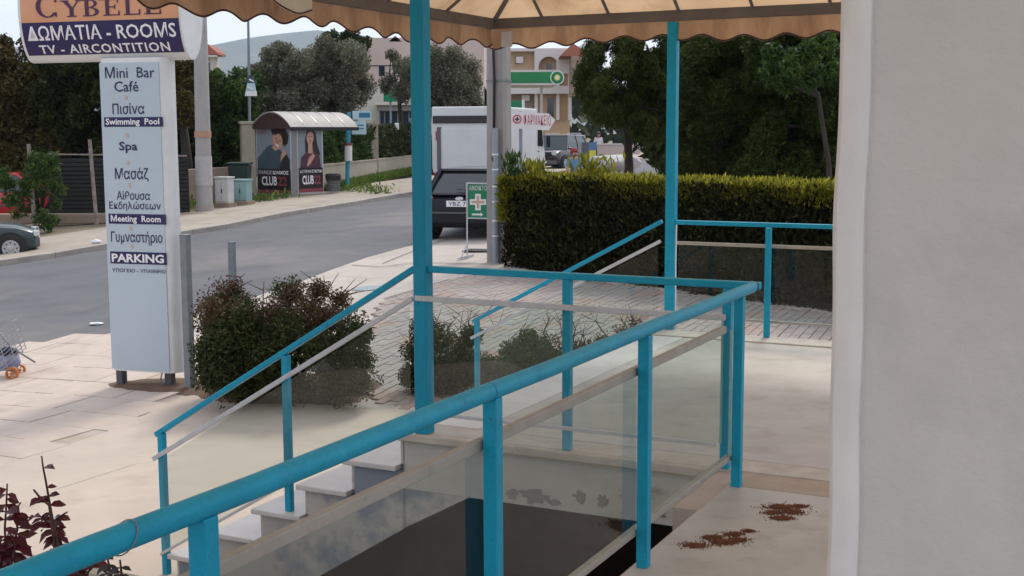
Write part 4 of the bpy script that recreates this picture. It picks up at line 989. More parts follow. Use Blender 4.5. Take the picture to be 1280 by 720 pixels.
for (px, top, w_) in ((640, 196, .16), (742, 200, .4), (668, 206, .2)):
    n = 170; c = dep(px, 221, 20.5 if px < 700 else 19.3); zt_ = dep(px, top, c.y).z; P = np.stack([c.x + rng.normal(size=n) * w_ * .5, c.y + rng.normal(size=n) * .1 + .1, c.z + (zt_ - c.z) * rng.random(n) ** 1.3], 1)
    leafmesh('new_growth', 'lf_lime' if px != 640 else 'lf_mid', hg, hb, leafquads(P, .12, 3.4, 2.5) - ob, rng.random(n) * .7)
n = 7000; s = rng.random(n) * Lh; q = np.abs(rng.normal(size=n)) * .11; P = np.stack([h0.x + hd_.x * s + hn.x * .02 * rng.random(n), h0.y + hd_.y * s + hn.y * .02 * rng.random(n), .93 + .07 * s / Lh - q], 1)
leafmesh('new_growth', 'lf_lime', hg, hb, leafquads(P, .055, 3.2, 2.0) - ob, rng.random(n) * .5)
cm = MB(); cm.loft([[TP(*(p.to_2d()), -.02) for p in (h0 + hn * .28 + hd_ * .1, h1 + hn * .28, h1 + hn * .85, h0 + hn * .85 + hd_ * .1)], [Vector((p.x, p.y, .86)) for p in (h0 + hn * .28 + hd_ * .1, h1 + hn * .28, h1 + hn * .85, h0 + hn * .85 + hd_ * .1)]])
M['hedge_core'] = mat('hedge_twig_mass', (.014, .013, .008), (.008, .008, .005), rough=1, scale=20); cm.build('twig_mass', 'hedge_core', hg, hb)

# concrete pole with conduit at the end of the hedge
c = Vector((dep(624.5, 300, 21.9).x, 21.9, 0)); c.z = terr(c.x, c.y); pz = 5.6
pole = thing('utility_pole', 'square concrete utility pole with black cable and grey conduit beside the hedge end', 'utility pole', c)
mb = MB(); rot = -.30
def sq(z, hw, hd): return [c + Vector((math.cos(rot) * x - math.sin(rot) * y, math.sin(rot) * x + math.cos(rot) * y, z)) for x, y in ((-hw, -hd), (-hw * .25, -hd), (-hw * .2, -hd + .035), (hw * .5, -hd + .035), (hw * .56, -hd), (hw, -hd), (hw, hd), (-hw, hd))]
mb.loft([sq(-.1, .19, .14), sq(pz + .6, .165, .12)]); mb.build('shaft', 'polec', pole, c, bevel=.008)
fr_ = Vector((math.sin(rot), -math.cos(rot), 0)); rt = Vector((math.cos(rot), math.sin(rot), 0))
z160 = dep(617, 160, 21.7).z; k0 = c + fr_ * .19 + rt * (-.010); k0.z = 0
mb = MB(); mb.tube([k0 + Vector((0, 0, c.z)), k0 + Vector((0, 0, z160))], .055, 12); mb.build('conduit', 'conduit', pole, c, smooth='auto')
mb = MB(); kk = c + fr_ * .16 + rt * (-.04); kk.z = 0; mb.tube([kk + Vector((.0, 0, z160 - .05)), kk + Vector((.01, 0, z160 + .8)), kk + Vector((-.004, 0, z160 + 1.4)), kk + Vector((.01, 0, pz))], .022, 8); mb.build('cable', 'black', pole, c, smooth=True)
for y in (193, 212, 233, 252, 276, 295, 331):
    z_ = dep(617, y, 21.7).z; mb = MB(); mb.tube([k0 + Vector((0, 0, z_ - .012)), k0 + Vector((0, 0, z_ + .012))], .060, 12); mb.build('strap', 'whiteplastic', pole, c, smooth='auto')
mb = MB(); zb = dep(620, 102, 21.7).z; mb.loft([[p + Vector((0, 0, 0)) for p in sq(zb - c.z + 0, .187, .140)], [p for p in sq(zb - c.z + .035, .187, .140)]]); mb.build('band', 'galv', pole, c)

# pharmacy arrow sign on a thin post
d_ = 22.6; A_, B_ = dep(642, 139, d_), dep(642, 161, d_); T_ = dep(694, 150, d_); c = Vector((dep(651, 200, d_).x, d_ + .06, 0)); c.z = terr(c.x, c.y)
ps = thing('pharmacy_sign', 'white arrow shaped pharmacy sign with red letters pointing right above the hedge', 'sign', c)
sh = dep(686, 150, d_).x; zt1, zb1 = dep(686, 142, d_).z, dep(686, 163, d_).z
mb = MB(); pts = [A_, Vector((sh, d_, zt1)), T_, Vector((sh, d_, zb1)), B_]; pts[0] = dep(612, 137, d_); pts[4] = dep(612, 159, d_)
mb.prism(pts, (0, .03, 0)); mb.build('board', 'txt_white', ps, c)
vs, fs = text_fit('ΦΑΡΜΑΚΕΙΟ', dep(689, 150, d_).x - dep(655, 150, d_).x, .19, 0, 1.2); o0 = dep(654.5, 156.5, d_)
mb = MB(); put2d(mb, vs, fs, lambda x, y: Vector((o0.x + x, d_ - .006, o0.z + y - x * .03))); mb.build('lettering', 'red', ps, c)
oc = dep(646.5, 149, d_)
for (r0, r1, m) in ((.078, .058, 'red'), ):
    mb = MB(); n = 24; mb.v = [tuple(Vector((oc.x + math.cos(2 * math.pi * k / n) * r, d_ - .006, oc.z + math.sin(2 * math.pi * k / n) * r))) for r in (r0, r1) for k in range(n)]; mb.f = [(k, (k + 1) % n, n + (k + 1) % n, n + k) for k in range(n)]; mb.build('ring', m, ps, c)
mb = MB(); mb.prism([Vector((oc.x + x, d_ - .008, oc.z + y)) for x, y in ((-.012, -.04), (.012, -.04), (.012, -.012), (.04, -.012), (.04, .012), (.012, .012), (.012, .04), (-.012, .04), (-.012, .012), (-.04, .012), (-.04, -.012), (-.012, -.012))], (0, .002, 0)); mb.build('cross', 'txt_plum', ps, c)
mb = MB(); mb.tube([c + Vector((0, 0, -.05)), Vector((c.x, c.y, dep(651, 139, d_).z))], .032, 10); mb.build('post', 'conduit', ps, c, smooth='auto')

# open-pharmacy A-board
c = at(592, 324); d_ = c.y; t = thing('pavement_board', 'green pavement board with white cross and arrow, left of the concrete pole', 'sign', c)
def bp(x, y, off=0): P = dep(x, y, d_); return Vector((P.x, d_ + off + (P.x - c.x) * -.15, P.z))
mb = MB(); mb.prism([bp(585, 272), bp(609, 273), bp(609, 230), bp(585, 229)], (0, .03, 0)); mb.build('board', 'green', t, c)
for (a, b_, wd) in (((584, 323), (583.5, 228.5), .025), ((610, 325), (610.5, 229.5), .025), ((583, 229), (611, 229.5), .022), ((583, 272.5), (611, 273), .022)):
    mb = MB(); mb.bar(bp(*a), bp(*b_), wd, .035, (0, 1, 0)); mb.build('frame_bar', 'alu', t, c)
vs, fs = text_fit('ΑΝΟΙΚΤΟ', bp(609, 0).x - bp(586.5, 0).x, .085, 0, 1.1); o0 = bp(586.5, 238)
mb = MB(); put2d(mb, vs, fs, lambda x, y: o0 + Vector((x, -.005 - x * .15, y))); mb.build('lettering', 'txt_white', t, c)
cc_ = bp(597.5, 252.5); K = .145; k = .05
def plus(K, k): return [(-k, -K), (k, -K), (k, -k), (K, -k), (K, k), (k, k), (k, K), (-k, K), (-k, k), (-K, k), (-K, -k), (-k, -k)]
mb = MB(); mb.prism([cc_ + Vector((x, -.006 - x * .15, y)) for x, y in plus(K, k)], (0, .003, 0)); mb.build('cross', 'txt_white', t, c)
mb = MB(); mb.prism([cc_ + Vector((x, -.009 - x * .15, y)) for x, y in plus(K * .78, k * .45)], (0, .002, 0)); mb.build('cross_line', 'orange_star', t, c)
o0 = bp(597, 268); mb = MB(); mb.prism([o0 + Vector((x, -.006 - x * .15, y)) for x, y in ((-.10, -.015), (.05, -.015), (.05, -.035), (.10, 0), (.05, .035), (.05, .015), (-.10, .015))], (0, .003, 0)); mb.build('arrow', 'txt_white', t, c)
mb = MB(); b0_ = bp(584, 322); mb.bar(b0_ + Vector((-.16, -.22, -.0)), b0_ + Vector((.10, .30, .02)), .035, .03); mb.tube([b0_ + Vector((0, 0, .25)), b0_ + Vector((-.10, -.16, .02))], .012, 6); mb.build('foot', 'alu', t, c)

# ================================================================== VEHICLES
def wheel(t, x, y, r, wd=.2):
    mb = MB(); mb.loft([[Vector((x + math.cos(k * math.pi / 12) * rr, y + yy, r + math.sin(k * math.pi / 12) * rr)) for k in range(24)] for rr, yy in ((r * .7, -wd / 2), (r * .94, -wd / 2), (r, -wd * .36), (r, wd * .36), (r * .94, wd / 2), (r * .7, wd / 2))]); w_ = mb.build('wheel', 'tyre', t, smooth='auto')
    s_ = 1 if y > 0 else -1
    mb = MB(); mb.loft([[Vector((x + math.cos(k * math.pi / 10) * rr, y + s_ * yy, r + math.sin(k * math.pi / 10) * rr)) for k in range(20)] for rr, yy in ((r * .62, wd * .505), (r * .60, wd * .53), (r * .5, wd * .49), (r * .22, wd * .50), (r * .16, wd * .56))]); mb.build('rim', 'rim', w_, smooth='auto')
    hm = MB()
    for k in range(8):
        a_ = k * math.pi / 4; hm.box((x + math.cos(a_) * r * .42, y + s_ * wd * .515, r + math.sin(a_) * r * .42), (r * .10, wd * .05, r * .10), Matrix.Rotation(-a_, 3, 'Y'))
    hm.build('rim_slots', 'black', w_)['kind'] = 'stuff'
def car(name, label, cat, loc, rz, paint, L=4.1, W_=1.68, Hh=1.42, belt=.88, hood=.80, kind='hatch', plate=None, glassm='carglass', group=None, wr=.29, fo=.78, gc=.16, rack=False, trim='plasticgrey'):
    t = thing(name, label, cat, loc, rz, group); hw = W_ / 2; f0 = L / 2
    st = {'hatch': [(-f0, .42, .62, .80), (-f0 + .05, .26, .80, .90), (-f0 + .22, .20, belt, .97), (-f0 + .9, gc, belt, 1.0), (.0, gc, belt, 1.0), (f0 - 1.25, gc, belt - .01, 1.0), (f0 - 1.0, gc, belt - .04, .99), (f0 - .45, .18, hood - .02, .96), (f0 - .10, .22, hood - .13, .88), (f0 - .03, .28, hood - .22, .82), (f0, .40, .52, .76)]}
    st['suv'] = [(-f0, .5, .75, .86), (-f0 + .04, .32, belt - .05, .93), (-f0 + .2, .26, belt, .98), (-f0 + .9, gc + .04, belt, 1.0), (0, gc + .04, belt, 1.0), (f0 - 1.3, gc + .04, belt, 1.0), (f0 - 1.1, gc + .04, belt - .02, .99), (f0 - .4, .26, hood, .97), (f0 - .08, .30, hood - .08, .92), (f0 - .02, .36, hood - .20, .88), (f0, .48, .60, .82)]
    rings = []
    for (x, zb, zt, k) in st[kind]:
        h = hw * k; half = [(h * .80, zb), (h * .96, zb + .05), (h, zb + (zt - zb) * .35), (h * 1.0, zb + (zt - zb) * .7), (h * .965, zt - .05), (h * .88, zt - .004)]
        rings.append([Vector((x, y, z)) for y, z in half] + [Vector((x, -y, z)) for y, z in half[::-1]])
    mb = MB(); mb.loft(rings); mb.build('body', paint, t, smooth='auto')
    xr0, xr1 = (-f0 + .08, -f0 + .55) if kind == 'suv' else (-f0 + .12, -f0 + .62); xf0, xf1 = f0 - 1.12, f0 - 1.85
    if kind == 'suv': xf0, xf1 = f0 - 1.15, f0 - 1.60
    bh, rh = hw * .905, hw * (.74 if kind == 'suv' else .66); rz_ = Hh - .05
    fr = [(xr0, bh), (xf0, bh), (xf0, -bh), (xr0, -bh)]; to = [(xr1, rh), (xf1, rh), (xf1, -rh), (xr1, -rh)]
    mb = MB(); mid = [((a + c_) / 2, (b + d_) / 2 * 1.03) for (a, b), (c_, d_) in zip(fr, to)]
    mb.loft([[Vector((x, y, belt - .03)) for x, y in fr], [Vector((x, y, (belt + rz_) / 2)) for x, y in mid], [Vector((x, y, rz_)) for x, y in to]]); mb.build('windows', glassm, t, bevel=.02)
    mb = MB(); mb.loft([[Vector((x * 1.0 + (.03 if x > 0 else -.05), y * 1.035, rz_ - .02)) for x, y in to], [Vector((x + (.0 if x > 0 else -.02), y * 1.0, rz_ + .03)) for x, y in to], [Vector((x * .9 - .02, y * .8, Hh)) for x, y in to]]); mb.build('roof', paint, t, smooth='auto', bevel=.015)
    for s_ in (1, -1):
        for (a, b, wd) in (((xf0 - .01, bh * s_, belt - .03), (xf1, rh * 1.02 * s_, rz_), .06), ((xr0 + .01, bh * s_, belt - .03), (xr1, rh * 1.02 * s_, rz_), .13), (((xr0 + xf0) / 2 - .05, bh * 1.005 * s_, belt - .03), ((xr1 + xf1) / 2, rh * 1.03 * s_, rz_), .07)):
            mb = MB(); A_ = Vector(a); B_ = Vector(b); m_ = (A_ + B_) / 2; m_.y *= 1.035; mb.bar(A_, m_, .03, wd, (1, 0, 0)); mb.bar(m_, B_, .03, wd, (1, 0, 0)); mb.build('pillar', paint, t)
    ax = (-f0 + .72, f0 - fo)
    for x in ax:
        for s_ in (1, -1):
            mb = MB(); mb.loft([[Vector((x + math.cos(k * math.pi / 10) * wr * 1.2, s_ * (hw - .04 + q), wr + math.sin(k * math.pi / 10) * wr * 1.2)) for k in range(20)] for q in (-.1, .043)]); mb.build('wheel_arch', 'black', t)
            wheel(t, x, s_ * (hw - .07), wr, .23)
    mb = MB(); mb.box((f0 - .05, 0, .40), (.14, W_ * .86, .20)); mb.build('front_bumper', trim, t, bevel=.03)
    mb = MB(); mb.box((-f0 + .04, 0, .42), (.16, W_ * .88, .24)); mb.build('rear_bumper', trim, t, bevel=.03)
    mb = MB(); mb.box((f0 - .015, 0, .60), (.04, W_ * .42, .11)); mb.build('grille', 'black', t, bevel=.01)
    for s_ in (1, -1):
        mb = MB(); mb.box((f0 - .07, s_ * hw * .70, hood - .19), (.14, .26, .14), Matrix.Rotation(-.25 * s_, 3, 'Z')); mb.build('headlight', 'lampclear', t, bevel=.03)
        mb = MB(); mb.box((-f0 + .07, s_ * hw * .80, belt - .17), (.10, .20, .26), Matrix.Rotation(.2 * s_, 3, 'Z')); mb.build('tail_light', 'lampred', t, bevel=.03)
        mb = MB(); mb.box((xf0 - .12, s_ * (hw + .05), belt + .04), (.10, .18, .11)); mb.build('mirror', paint, t, bevel=.03)
        mb = MB(); mb.bar((-f0 + 1.1, s_ * (hw + .003), .50), (f0 - 1.2, s_ * (hw + .003), .50), .02, .05); mb.build('side_strip', trim, t)
    if plate:
        mb = MB(); mb.box((-f0 - .03, 0, .70), (.012, .52, .12)); pl_ = mb.build('number_plate', 'txt_white', t)
        vs, fs = text_fit(plate, .44, .08, .01); mb = MB(); put2d(mb, vs, fs, lambda x, y: Vector((-f0 - .039, .22 - x, .66 + y))); mb.build('lettering', 'navy', pl_)
    else:
        mb = MB(); mb.box((f0 + .022, 0, .42), (.012, .50, .11)); mb.build('number_plate', 'txt_white', t)
    if rack:
        for s_ in (1, -1): mb = MB(); mb.tube([(xr1 + .1, s_ * rh * .92, Hh + .0), (xr1 + .15, s_ * rh * .92, Hh + .06), (xf1 - .15, s_ * rh * .92, Hh + .06), (xf1 - .1, s_ * rh * .92, Hh)], .018, 6); mb.build('roof_rail', 'alu', t)
    return t
hdg = math.atan2(.968, .25)
c = dep(584, 250, 25.3 + 2.0); c = TP(c.x + .40, c.y); wc = car('dark_hatchback', 'very dark hatchback seen from behind, parked past the big turquoise post', 'car', c, hdg, 'carblack', 3.95, 1.66, 1.40, plate='YBZ 79', trim='carblack')
mb = MB(); mb.v = []; mb.loft([[Vector((-1.975 + q, math.cos(k * math.pi / 8) * .08, .80 + math.sin(k * math.pi / 8) * .035)) for k in range(16)] for q in (-.01, .03)]); mb.build('badge', 'alu', wc)
for (a_, b_, wd) in (((-1.86, -.66, .875), (-1.86, .66, .875), .05), ((-1.40, -.56, 1.345), (-1.40, .56, 1.345), .05), ((-1.87, -.70, .88), (-1.42, -.56, 1.36), .09), ((-1.87, .70, .88), (-1.42, .56, 1.36), .09)):
    mb = MB(); mb.bar(a_, b_, .03, wd, (1, 0, .8)); mb.build('tailgate_frame', 'carblack', wc)
mb = MB(); mb.bar((-1.83, -.55, .93), (-1.80, .1, .98), .012, .015); mb.build('wiper', 'black', wc)
mb = MB(); mb.box((-2.03, 0, .52), (.02, 1.35, .03)); mb.build('bumper_strip', 'plasticgrey', wc)
hv = Vector((.93, .36, 0)).normalized(); wp = at(14, 322); c = wp - hv * (3.7 / 2 - .58) + Vector((-hv.y, hv.x, 0)) * .78; c.z = terr(c.x, c.y)
car('old_hatchback', 'dull green old car at the left edge, only its bonnet and front wheel in view', 'car', c, math.atan2(hv.y, hv.x), 'carteal', 3.7, 1.62, 1.36, belt=.84, hood=.78, wr=.29, fo=.58)
c = dep(40, 250, 36.5); c = TP(c.x - .6, c.y); car('red_car', 'red car parked behind the leafy shrub at the far left', 'car', c, .25, 'carred', 4.2, 1.7, 1.4)
c = dep(699, 200, 64.); c = TP(c.x, c.y); car('dark_suv', 'dark four wheel drive with roof rails facing the camera beyond the white truck', 'car', c, math.atan2(-.90, -.44), 'cardark', 4.1, 1.74, 1.74, belt=1.02, hood=1.0, kind='suv', glassm='carglass_l', wr=.35, rack=True)
bpy.data.objects['dark_suv']
# white box truck
c = dep(582, 220, 41.0); c = TP(c.x, c.y); tr = thing('box_truck', 'white box truck with a tail lift seen from behind, left of the concrete pole', 'truck', c, hdg)
mb = MB(); mb.box((2.6, 0, 1.76), (5.2, 2.26, 2.02)); mb.build('box', 'truckw', tr, bevel=.04)
mb = MB(); mb.box((-.05, 0, 1.42), (.06, 1.62, 1.30)); mb.build('tail_lift', 'truckw', tr, bevel=.02)
mb = MB(); mb.box((-.02, 0, 2.36), (.05, 2.16, .24)); mb.build('black_band', 'poster_dark', tr, bevel=.01)
for s_ in (1, -1):
    mb = MB(); mb.box((-.06, s_ * .86, 1.42), (.12, .12, 1.40)); mb.build('lift_rail', 'plasticgrey', tr, bevel=.01)
    mb = MB(); mb.box((-.09, s_ * .92, .62), (.06, .26, .12)); mb.build('tail_light', 'lampred', tr, bevel=.01)
    for x in (.9, 6.1):
        wheel(tr, x, s_ * .93, .40, .26)
mb = MB(); mb.box((3.2, 0, .62), (6.2, 1.0, .22)); mb.build('chassis', 'black', tr)
mb = MB(); mb.box((-.10, 0, .72), (.10, 2.1, .10)); mb.build('lift_lip', 'alu', tr)
mb = MB(); mb.prism([(5.35, -1.02, .55), (6.95, -1.02, .55), (7.0, -1.02, 1.1), (6.85, -1.02, 1.45), (6.55, -1.02, 2.15), (5.45, -1.02, 2.2)], (0, 2.04, 0)); cab = mb.build('cab', 'truckw', tr, bevel=.06)
for s_ in (1, -1):
    mb = MB(); mb.prism([(5.75, s_ * 1.03, 1.45), (6.62, s_ * 1.03, 1.42), (6.40, s_ * 1.03, 2.02), (5.75, s_ * 1.03, 2.05)], (0, .012 * s_, 0)); mb.build('window', 'carglass', cab)
    mb = MB(); mb.box((6.75, s_ * 1.2, 1.6), (.12, .14, .42)); mb.build('mirror', 'black', cab, bevel=.02)
    mb = MB(); mb.box((5.85, s_ * 1.03, 1.25), (.14, .03, .04)); mb.build('door_handle', 'black', cab)
mb = MB(); mb.prism([(-.055, .98, 1.98), (-.055, .70, 1.98), (-.055, .70, 1.70), (-.055, .98, 1.70)], (-.006, 0, 0)); mb.build('warning_plate', 'red', tr)
mb = MB(); mb.prism([(-.0615, .93, 1.91), (-.0615, .86, 1.95), (-.0615, .75, 1.77), (-.0615, .82, 1.73)], (-.003, 0, 0)); mb.build('warning_stripe', 'txt_white', tr)
# ================================================================== SHOPPING TROLLEY
c = at(12, 477); d_ = c.y; t = thing('shopping_trolley', 'wire shopping trolley with an orange wheel and bags at the left edge', 'trolley', c)
def cpx(x, y, off=0): return dep(x, y, d_ + off)
wm = MB()
for i in range(10): wm.tube([cpx(15 + i * 1.5, 401 + i * 4.3), cpx(-16 + i * 1.5, 428 + i * 4.3)], .0042, 5); wm.tube([cpx(21 + i * 1.2, 399 + i * 4.0, .34), cpx(-10 + i * 1.2, 426 + i * 4.0, .34)], .0036, 5)
for i in (0, 3, 6, 9): wm.tube([cpx(15 + i * 1.5, 401 + i * 4.3), cpx(21 + i * 1.2, 399 + i * 4.0, .34)], .004, 5)
for k in range(4): wm.tube([cpx(15 - k * 10, 401 + k * 9), cpx(29 - k * 10, 441 + k * 9)], .006, 5); wm.tube([cpx(21 - k * 10, 399 + k * 9, .34), cpx(33 - k * 10, 437 + k * 9, .34)], .005, 5)
wm.build('wire_basket', 'wire', t, c)
mb = MB(); mb.tube([cpx(-14, 400, .1), cpx(14, 434, .1), cpx(44, 453, .1)], .011, 8); mb.build('handle_bar', 'galv', t, c, smooth=True)
for (x, y, o_) in ((15, 467, 0), (24, 463, .32)):
    wc_ = cpx(x, y, o_); mb = MB(); mb.loft([[wc_ + Vector((math.cos(k * math.pi / 10) * rr * .8, q + math.cos(k * math.pi / 10) * rr * .5, math.sin(k * math.pi / 10) * rr)) for k in range(20)] for rr, q in ((.055, -.014), (.076, -.016), (.078, .016), (.055, .014))], cap=False); w_ = mb.build('wheel', 'wheel_orange', t, c, smooth='auto')
    mb = MB(); mb.tube([wc_ + Vector((.0, -.03, 0)), wc_ + Vector((0, .03, 0))], .014, 8)
    for k in range(6): a_ = k * math.pi / 3; mb.tube([wc_, wc_ + Vector((math.cos(a_) * .045, math.cos(a_) * .028, math.sin(a_) * .056))], .006, 5)
    mb.build('spokes', 'wheel_orange', w_, c)
mb = MB(); mb.tube([cpx(15, 467, -.02), cpx(24, 463, .34)], .007, 6); mb.build('axle', 'galv', t, c)
def lump(name, ctr, rad, m, label, cat, seed, parent=None, org=None):
    r_ = random.Random(seed); bm = bmesh.new(); bmesh.ops.create_icosphere(bm, subdivisions=3, radius=1)
    for v in bm.verts:
        n_ = v.co.copy(); k = 1 + .12 * math.sin(n_.x * 5 + seed) * math.cos(n_.z * 4) + .10 * math.sin(n_.y * 7 + seed * 2) + .06 * math.sin(n_.z * 13); v.co = Vector((n_.x * rad[0] * k, n_.y * rad[1] * k, n_.z * rad[2] * k))
    me = bpy.data.meshes.new(name); bm.to_mesh(me); bm.free(); me.materials.append(M[m])
    for p in me.polygons: p.use_smooth = True
    o = bpy.data.objects.new(name, me); col.objects.link(o); o.location = ctr
    if label: setp(o, label, cat)
    return o
lump('plastic_bag', cpx(8, 452, .16), (.16, .10, .11), 'bagblue', 'pale blue and white plastic bag in the wire trolley, above the orange wheel', 'bag', 2)
lump('dark_bag', cpx(10, 440, .17), (.12, .09, .06), 'bagdark', 'dark blue bag on top in the wire trolley', 'bag', 5)

# litter on road and pavement
for i, (x, y, s, lab) in enumerate([(120, 406, .10, 'flattened white paper lying on the road left of the hotel sign'), (226, 270, .16, 'crumpled white plastic litter on the far pavement left of the round pole'), (121, 310, .11, 'white litter at the far kerb above the road')]):
    c = at(x, y); o = lump('litter', c + Vector((0, 0, .02 if i == 0 else .14)), (s, s * .7, .015 if i == 0 else .05), 'whiteplastic', lab, 'litter', i + 3)

#PART3

# ================================================================== FAR PAVEMENT: poles, cabinets, fence
def pole_round(name, label, cat, bx, by, r0, r1, tx, ty, m, d=None, over=0, group=None):
    c = at(bx, by) if d is None else TP(dep(bx, by, d).x, d); c.z = terr(c.x, c.y) + .1; t = thing(name, label, cat, c, 0, group); e = dep(tx, ty, c.y); e = c + (e - c) * (1 + over)
    mb = MB(); mb.tube([c, c.lerp(e, .5), e], [r0, (r0 + r1) / 2, r1], 16); mb.build('shaft', m, t, c, smooth='auto'); return t, c, e
t, c, e = pole_round('round_pole', 'thick round concrete pole with torn white posters on the far pavement', 'utility pole', 256, 268, .225, .17, 250.5, 40, 'polec2', over=.4)
def wrap(y0, y1, r, m, name, k0=0, k1=16):
    z0, z1 = dep(256, y1, c.y).z, dep(256, y0, c.y).z; f0_ = (z0 - c.z) / (e.z - c.z); f1_ = (z1 - c.z) / (e.z - c.z); p, q = c.lerp(e, f0_), c.lerp(e, f1_); mb = MB(); n = 20
    R_ = lambda p_, f_: [p_ + Vector((math.cos(2 * math.pi * k / n) * r(f_), math.sin(2 * math.pi * k / n) * r(f_), 0)) for k in range(n)]
    mb.loft([R_(p, f0_), R_(q, f1_)], cap=False); mb.build(name, m, t, c, smooth=True)
rr = lambda f_: .225 + (.17 - .225) * f_ / 1.4 + .012
wrap(195, 232, rr, 'paper', 'torn_poster'); wrap(164, 172, lambda f: rr(f) + .002, 'orangep', 'orange_band'); wrap(256, 268, lambda f: rr(f) + .01, 'kerb', 'pole_foot')
def cabinet(label, x0, x1, y0, y1, d, m, roof=True, group=None, dpt=.35, name='cabinet'):
    c = dep((x0 + x1) / 2, y1, d); c.z = terr(c.x, c.y) + .22; zt = dep((x0 + x1) / 2, y0, d).z; wd = (x1 - x0) / F * d; t = thing(name, label, 'cabinet', c, -.28, group)
    mb = MB(); mb.box((0, dpt / 2, (zt - c.z) / 2), (wd * .86, dpt, zt - c.z)); mb.build('body', m, t, bevel=.015)
    if roof: mb = MB(); mb.box((0, dpt / 2, zt - c.z + .02), (wd * .96, dpt + .06, .05)); mb.build('lid', m, t, bevel=.01)
    for s_ in (-1, 1): mb = MB(); mb.box((s_ * wd * .21, -.008, (zt - c.z) * .5), (wd * .38, .02, (zt - c.z) * .86)); dd = mb.build('door', m, t, bevel=.006)
    mb = MB(); mb.box((wd * .03, -.03, (zt - c.z) * .5), (.02, .02, .12)); mb.build('handle', 'black', dd)
    mb = MB(); mb.box((0, dpt / 2, -.16), (wd * 1.05, dpt + .12, .32)); mb.build('plinth', 'pinkish', t, bevel=.01)
cabinet('pale grey street cabinet right beside the thick round pole', 267, 288, 223, 257, 36.0, 'cabinet')
cabinet('blue grey street cabinet between the pale cabinet and the bus shelter', 289, 311, 226, 255, 36.6, 'cabinet2', roof=True)
# wheelie bin
c = dep(301, 250, 38.2); c.z = terr(c.x, c.y) + .1; t = thing('wheeled_bin', 'dark green wheeled bin behind the blue grey cabinet', 'bin', c)
mb = MB(); zt = dep(301, 203, 38.2).z - c.z; mb.loft([[Vector((x * .8, y * .8, .12)) for x, y in ((-.3, -.3), (.3, -.3), (.3, .3), (-.3, .3))], [Vector((x, y, zt - .08)) for x, y in ((-.3, -.32), (.3, -.32), (.3, .32), (-.3, .32))]]); mb.build('body', 'bingreen', t, bevel=.03)
mb = MB(); mb.box((0, 0, zt - .03), (.66, .72, .07)); mb.build('lid', 'bingreen', t, bevel=.02)
for s_ in (-1, 1): mb = MB(); mb.tube([(s_ * .22 - .03, .2, .1), (s_ * .22 + .03, .2, .1)], .1, 12); mb.build('wheel', 'black', t)
# fence of dark slats and leaning rusty posts at the far left
fd = 34.6; c = dep(105, 270, fd); c.z = terr(c.x, c.y) + .1; fe = thing('slat_fence', 'dark green horizontal slat fence under the trees left of the hotel sign', 'fence', c)
zb_, zt_ = dep(105, 266, fd).z, dep(105, 198, fd).z; NS = 13
xL, xR = dep(60, 230, fd).x, dep(235, 230, fd).x
for k in range(NS):
    z = zb_ + (zt_ - zb_) * (k + .5) / NS; mb = MB(); mb.box(((xL + xR) / 2, fd + .25 * 0, z), (xR - xL, .04, (zt_ - zb_) / NS * .78), Matrix.Rotation(random.uniform(-.002, .002), 3, 'Y')); mb.build('slat', 'fence_slat', fe, c)
mb = MB(); mb.box(((xL + xR) / 2, fd + .08, (zb_ + zt_) / 2), (xR - xL, .03, zt_ - zb_)); mb.build('backing', 'black', fe, c)
mb = MB(); mb.bar((xL, fd - .02, zt_ + .12), (xR, fd - .02, zt_ + .06), .04, .04); mb.build('top_bar', 'rust', fe, c)
mb = MB(); mb.box(((xL + xR) / 2 - .5, fd - .3, (zb_ + c.z) / 2 - .05), (xR - xL + 3, .35, zb_ - c.z + .1)); mb.build('footing', 'pinkish', fe, c, bevel=.03)
GP = 'leaning rusty fence posts on the far pavement'
pole_round('fence_post', 'leaning pale rusty post in front of the leafy shrub at the far left', 'post', 44, 291, .055, .045, 35.5, 180, 'rust', group=GP)
pole_round('fence_post', 'leaning pale rusty post in front of the dark slat fence', 'post', 121, 285, .05, .045, 112, 174, 'rust', group=GP)
pole_round('fence_post', 'thin dark slanting post at the wall between the hotel sign and the round pole', 'post', 220, 262, .035, .03, 231, 212, 'smoke', group=None)
pole_round('fence_post', 'thin dark upright post right next to the slanting one near the round pole', 'post', 235, 268, .035, .03, 229, 212, 'smoke', group=None)
c = dep(12, 229, 33.0); o = MB().box(c, (.14, .02, .29)).build('notice_plate', 'txt_white', org=c); setp(o, 'small white notice plate on the leafy shrub side above the red car', 'sign')
o2 = MB().prism([c + Vector((x * .05, -.013, y * .08)) for x, y in ((0, 1), (.8, .3), (.5, -.9), (-.6, -.8), (-.7, .2))], (0, .002, 0)).build('plate_mark', 'poster_dark', o, c)
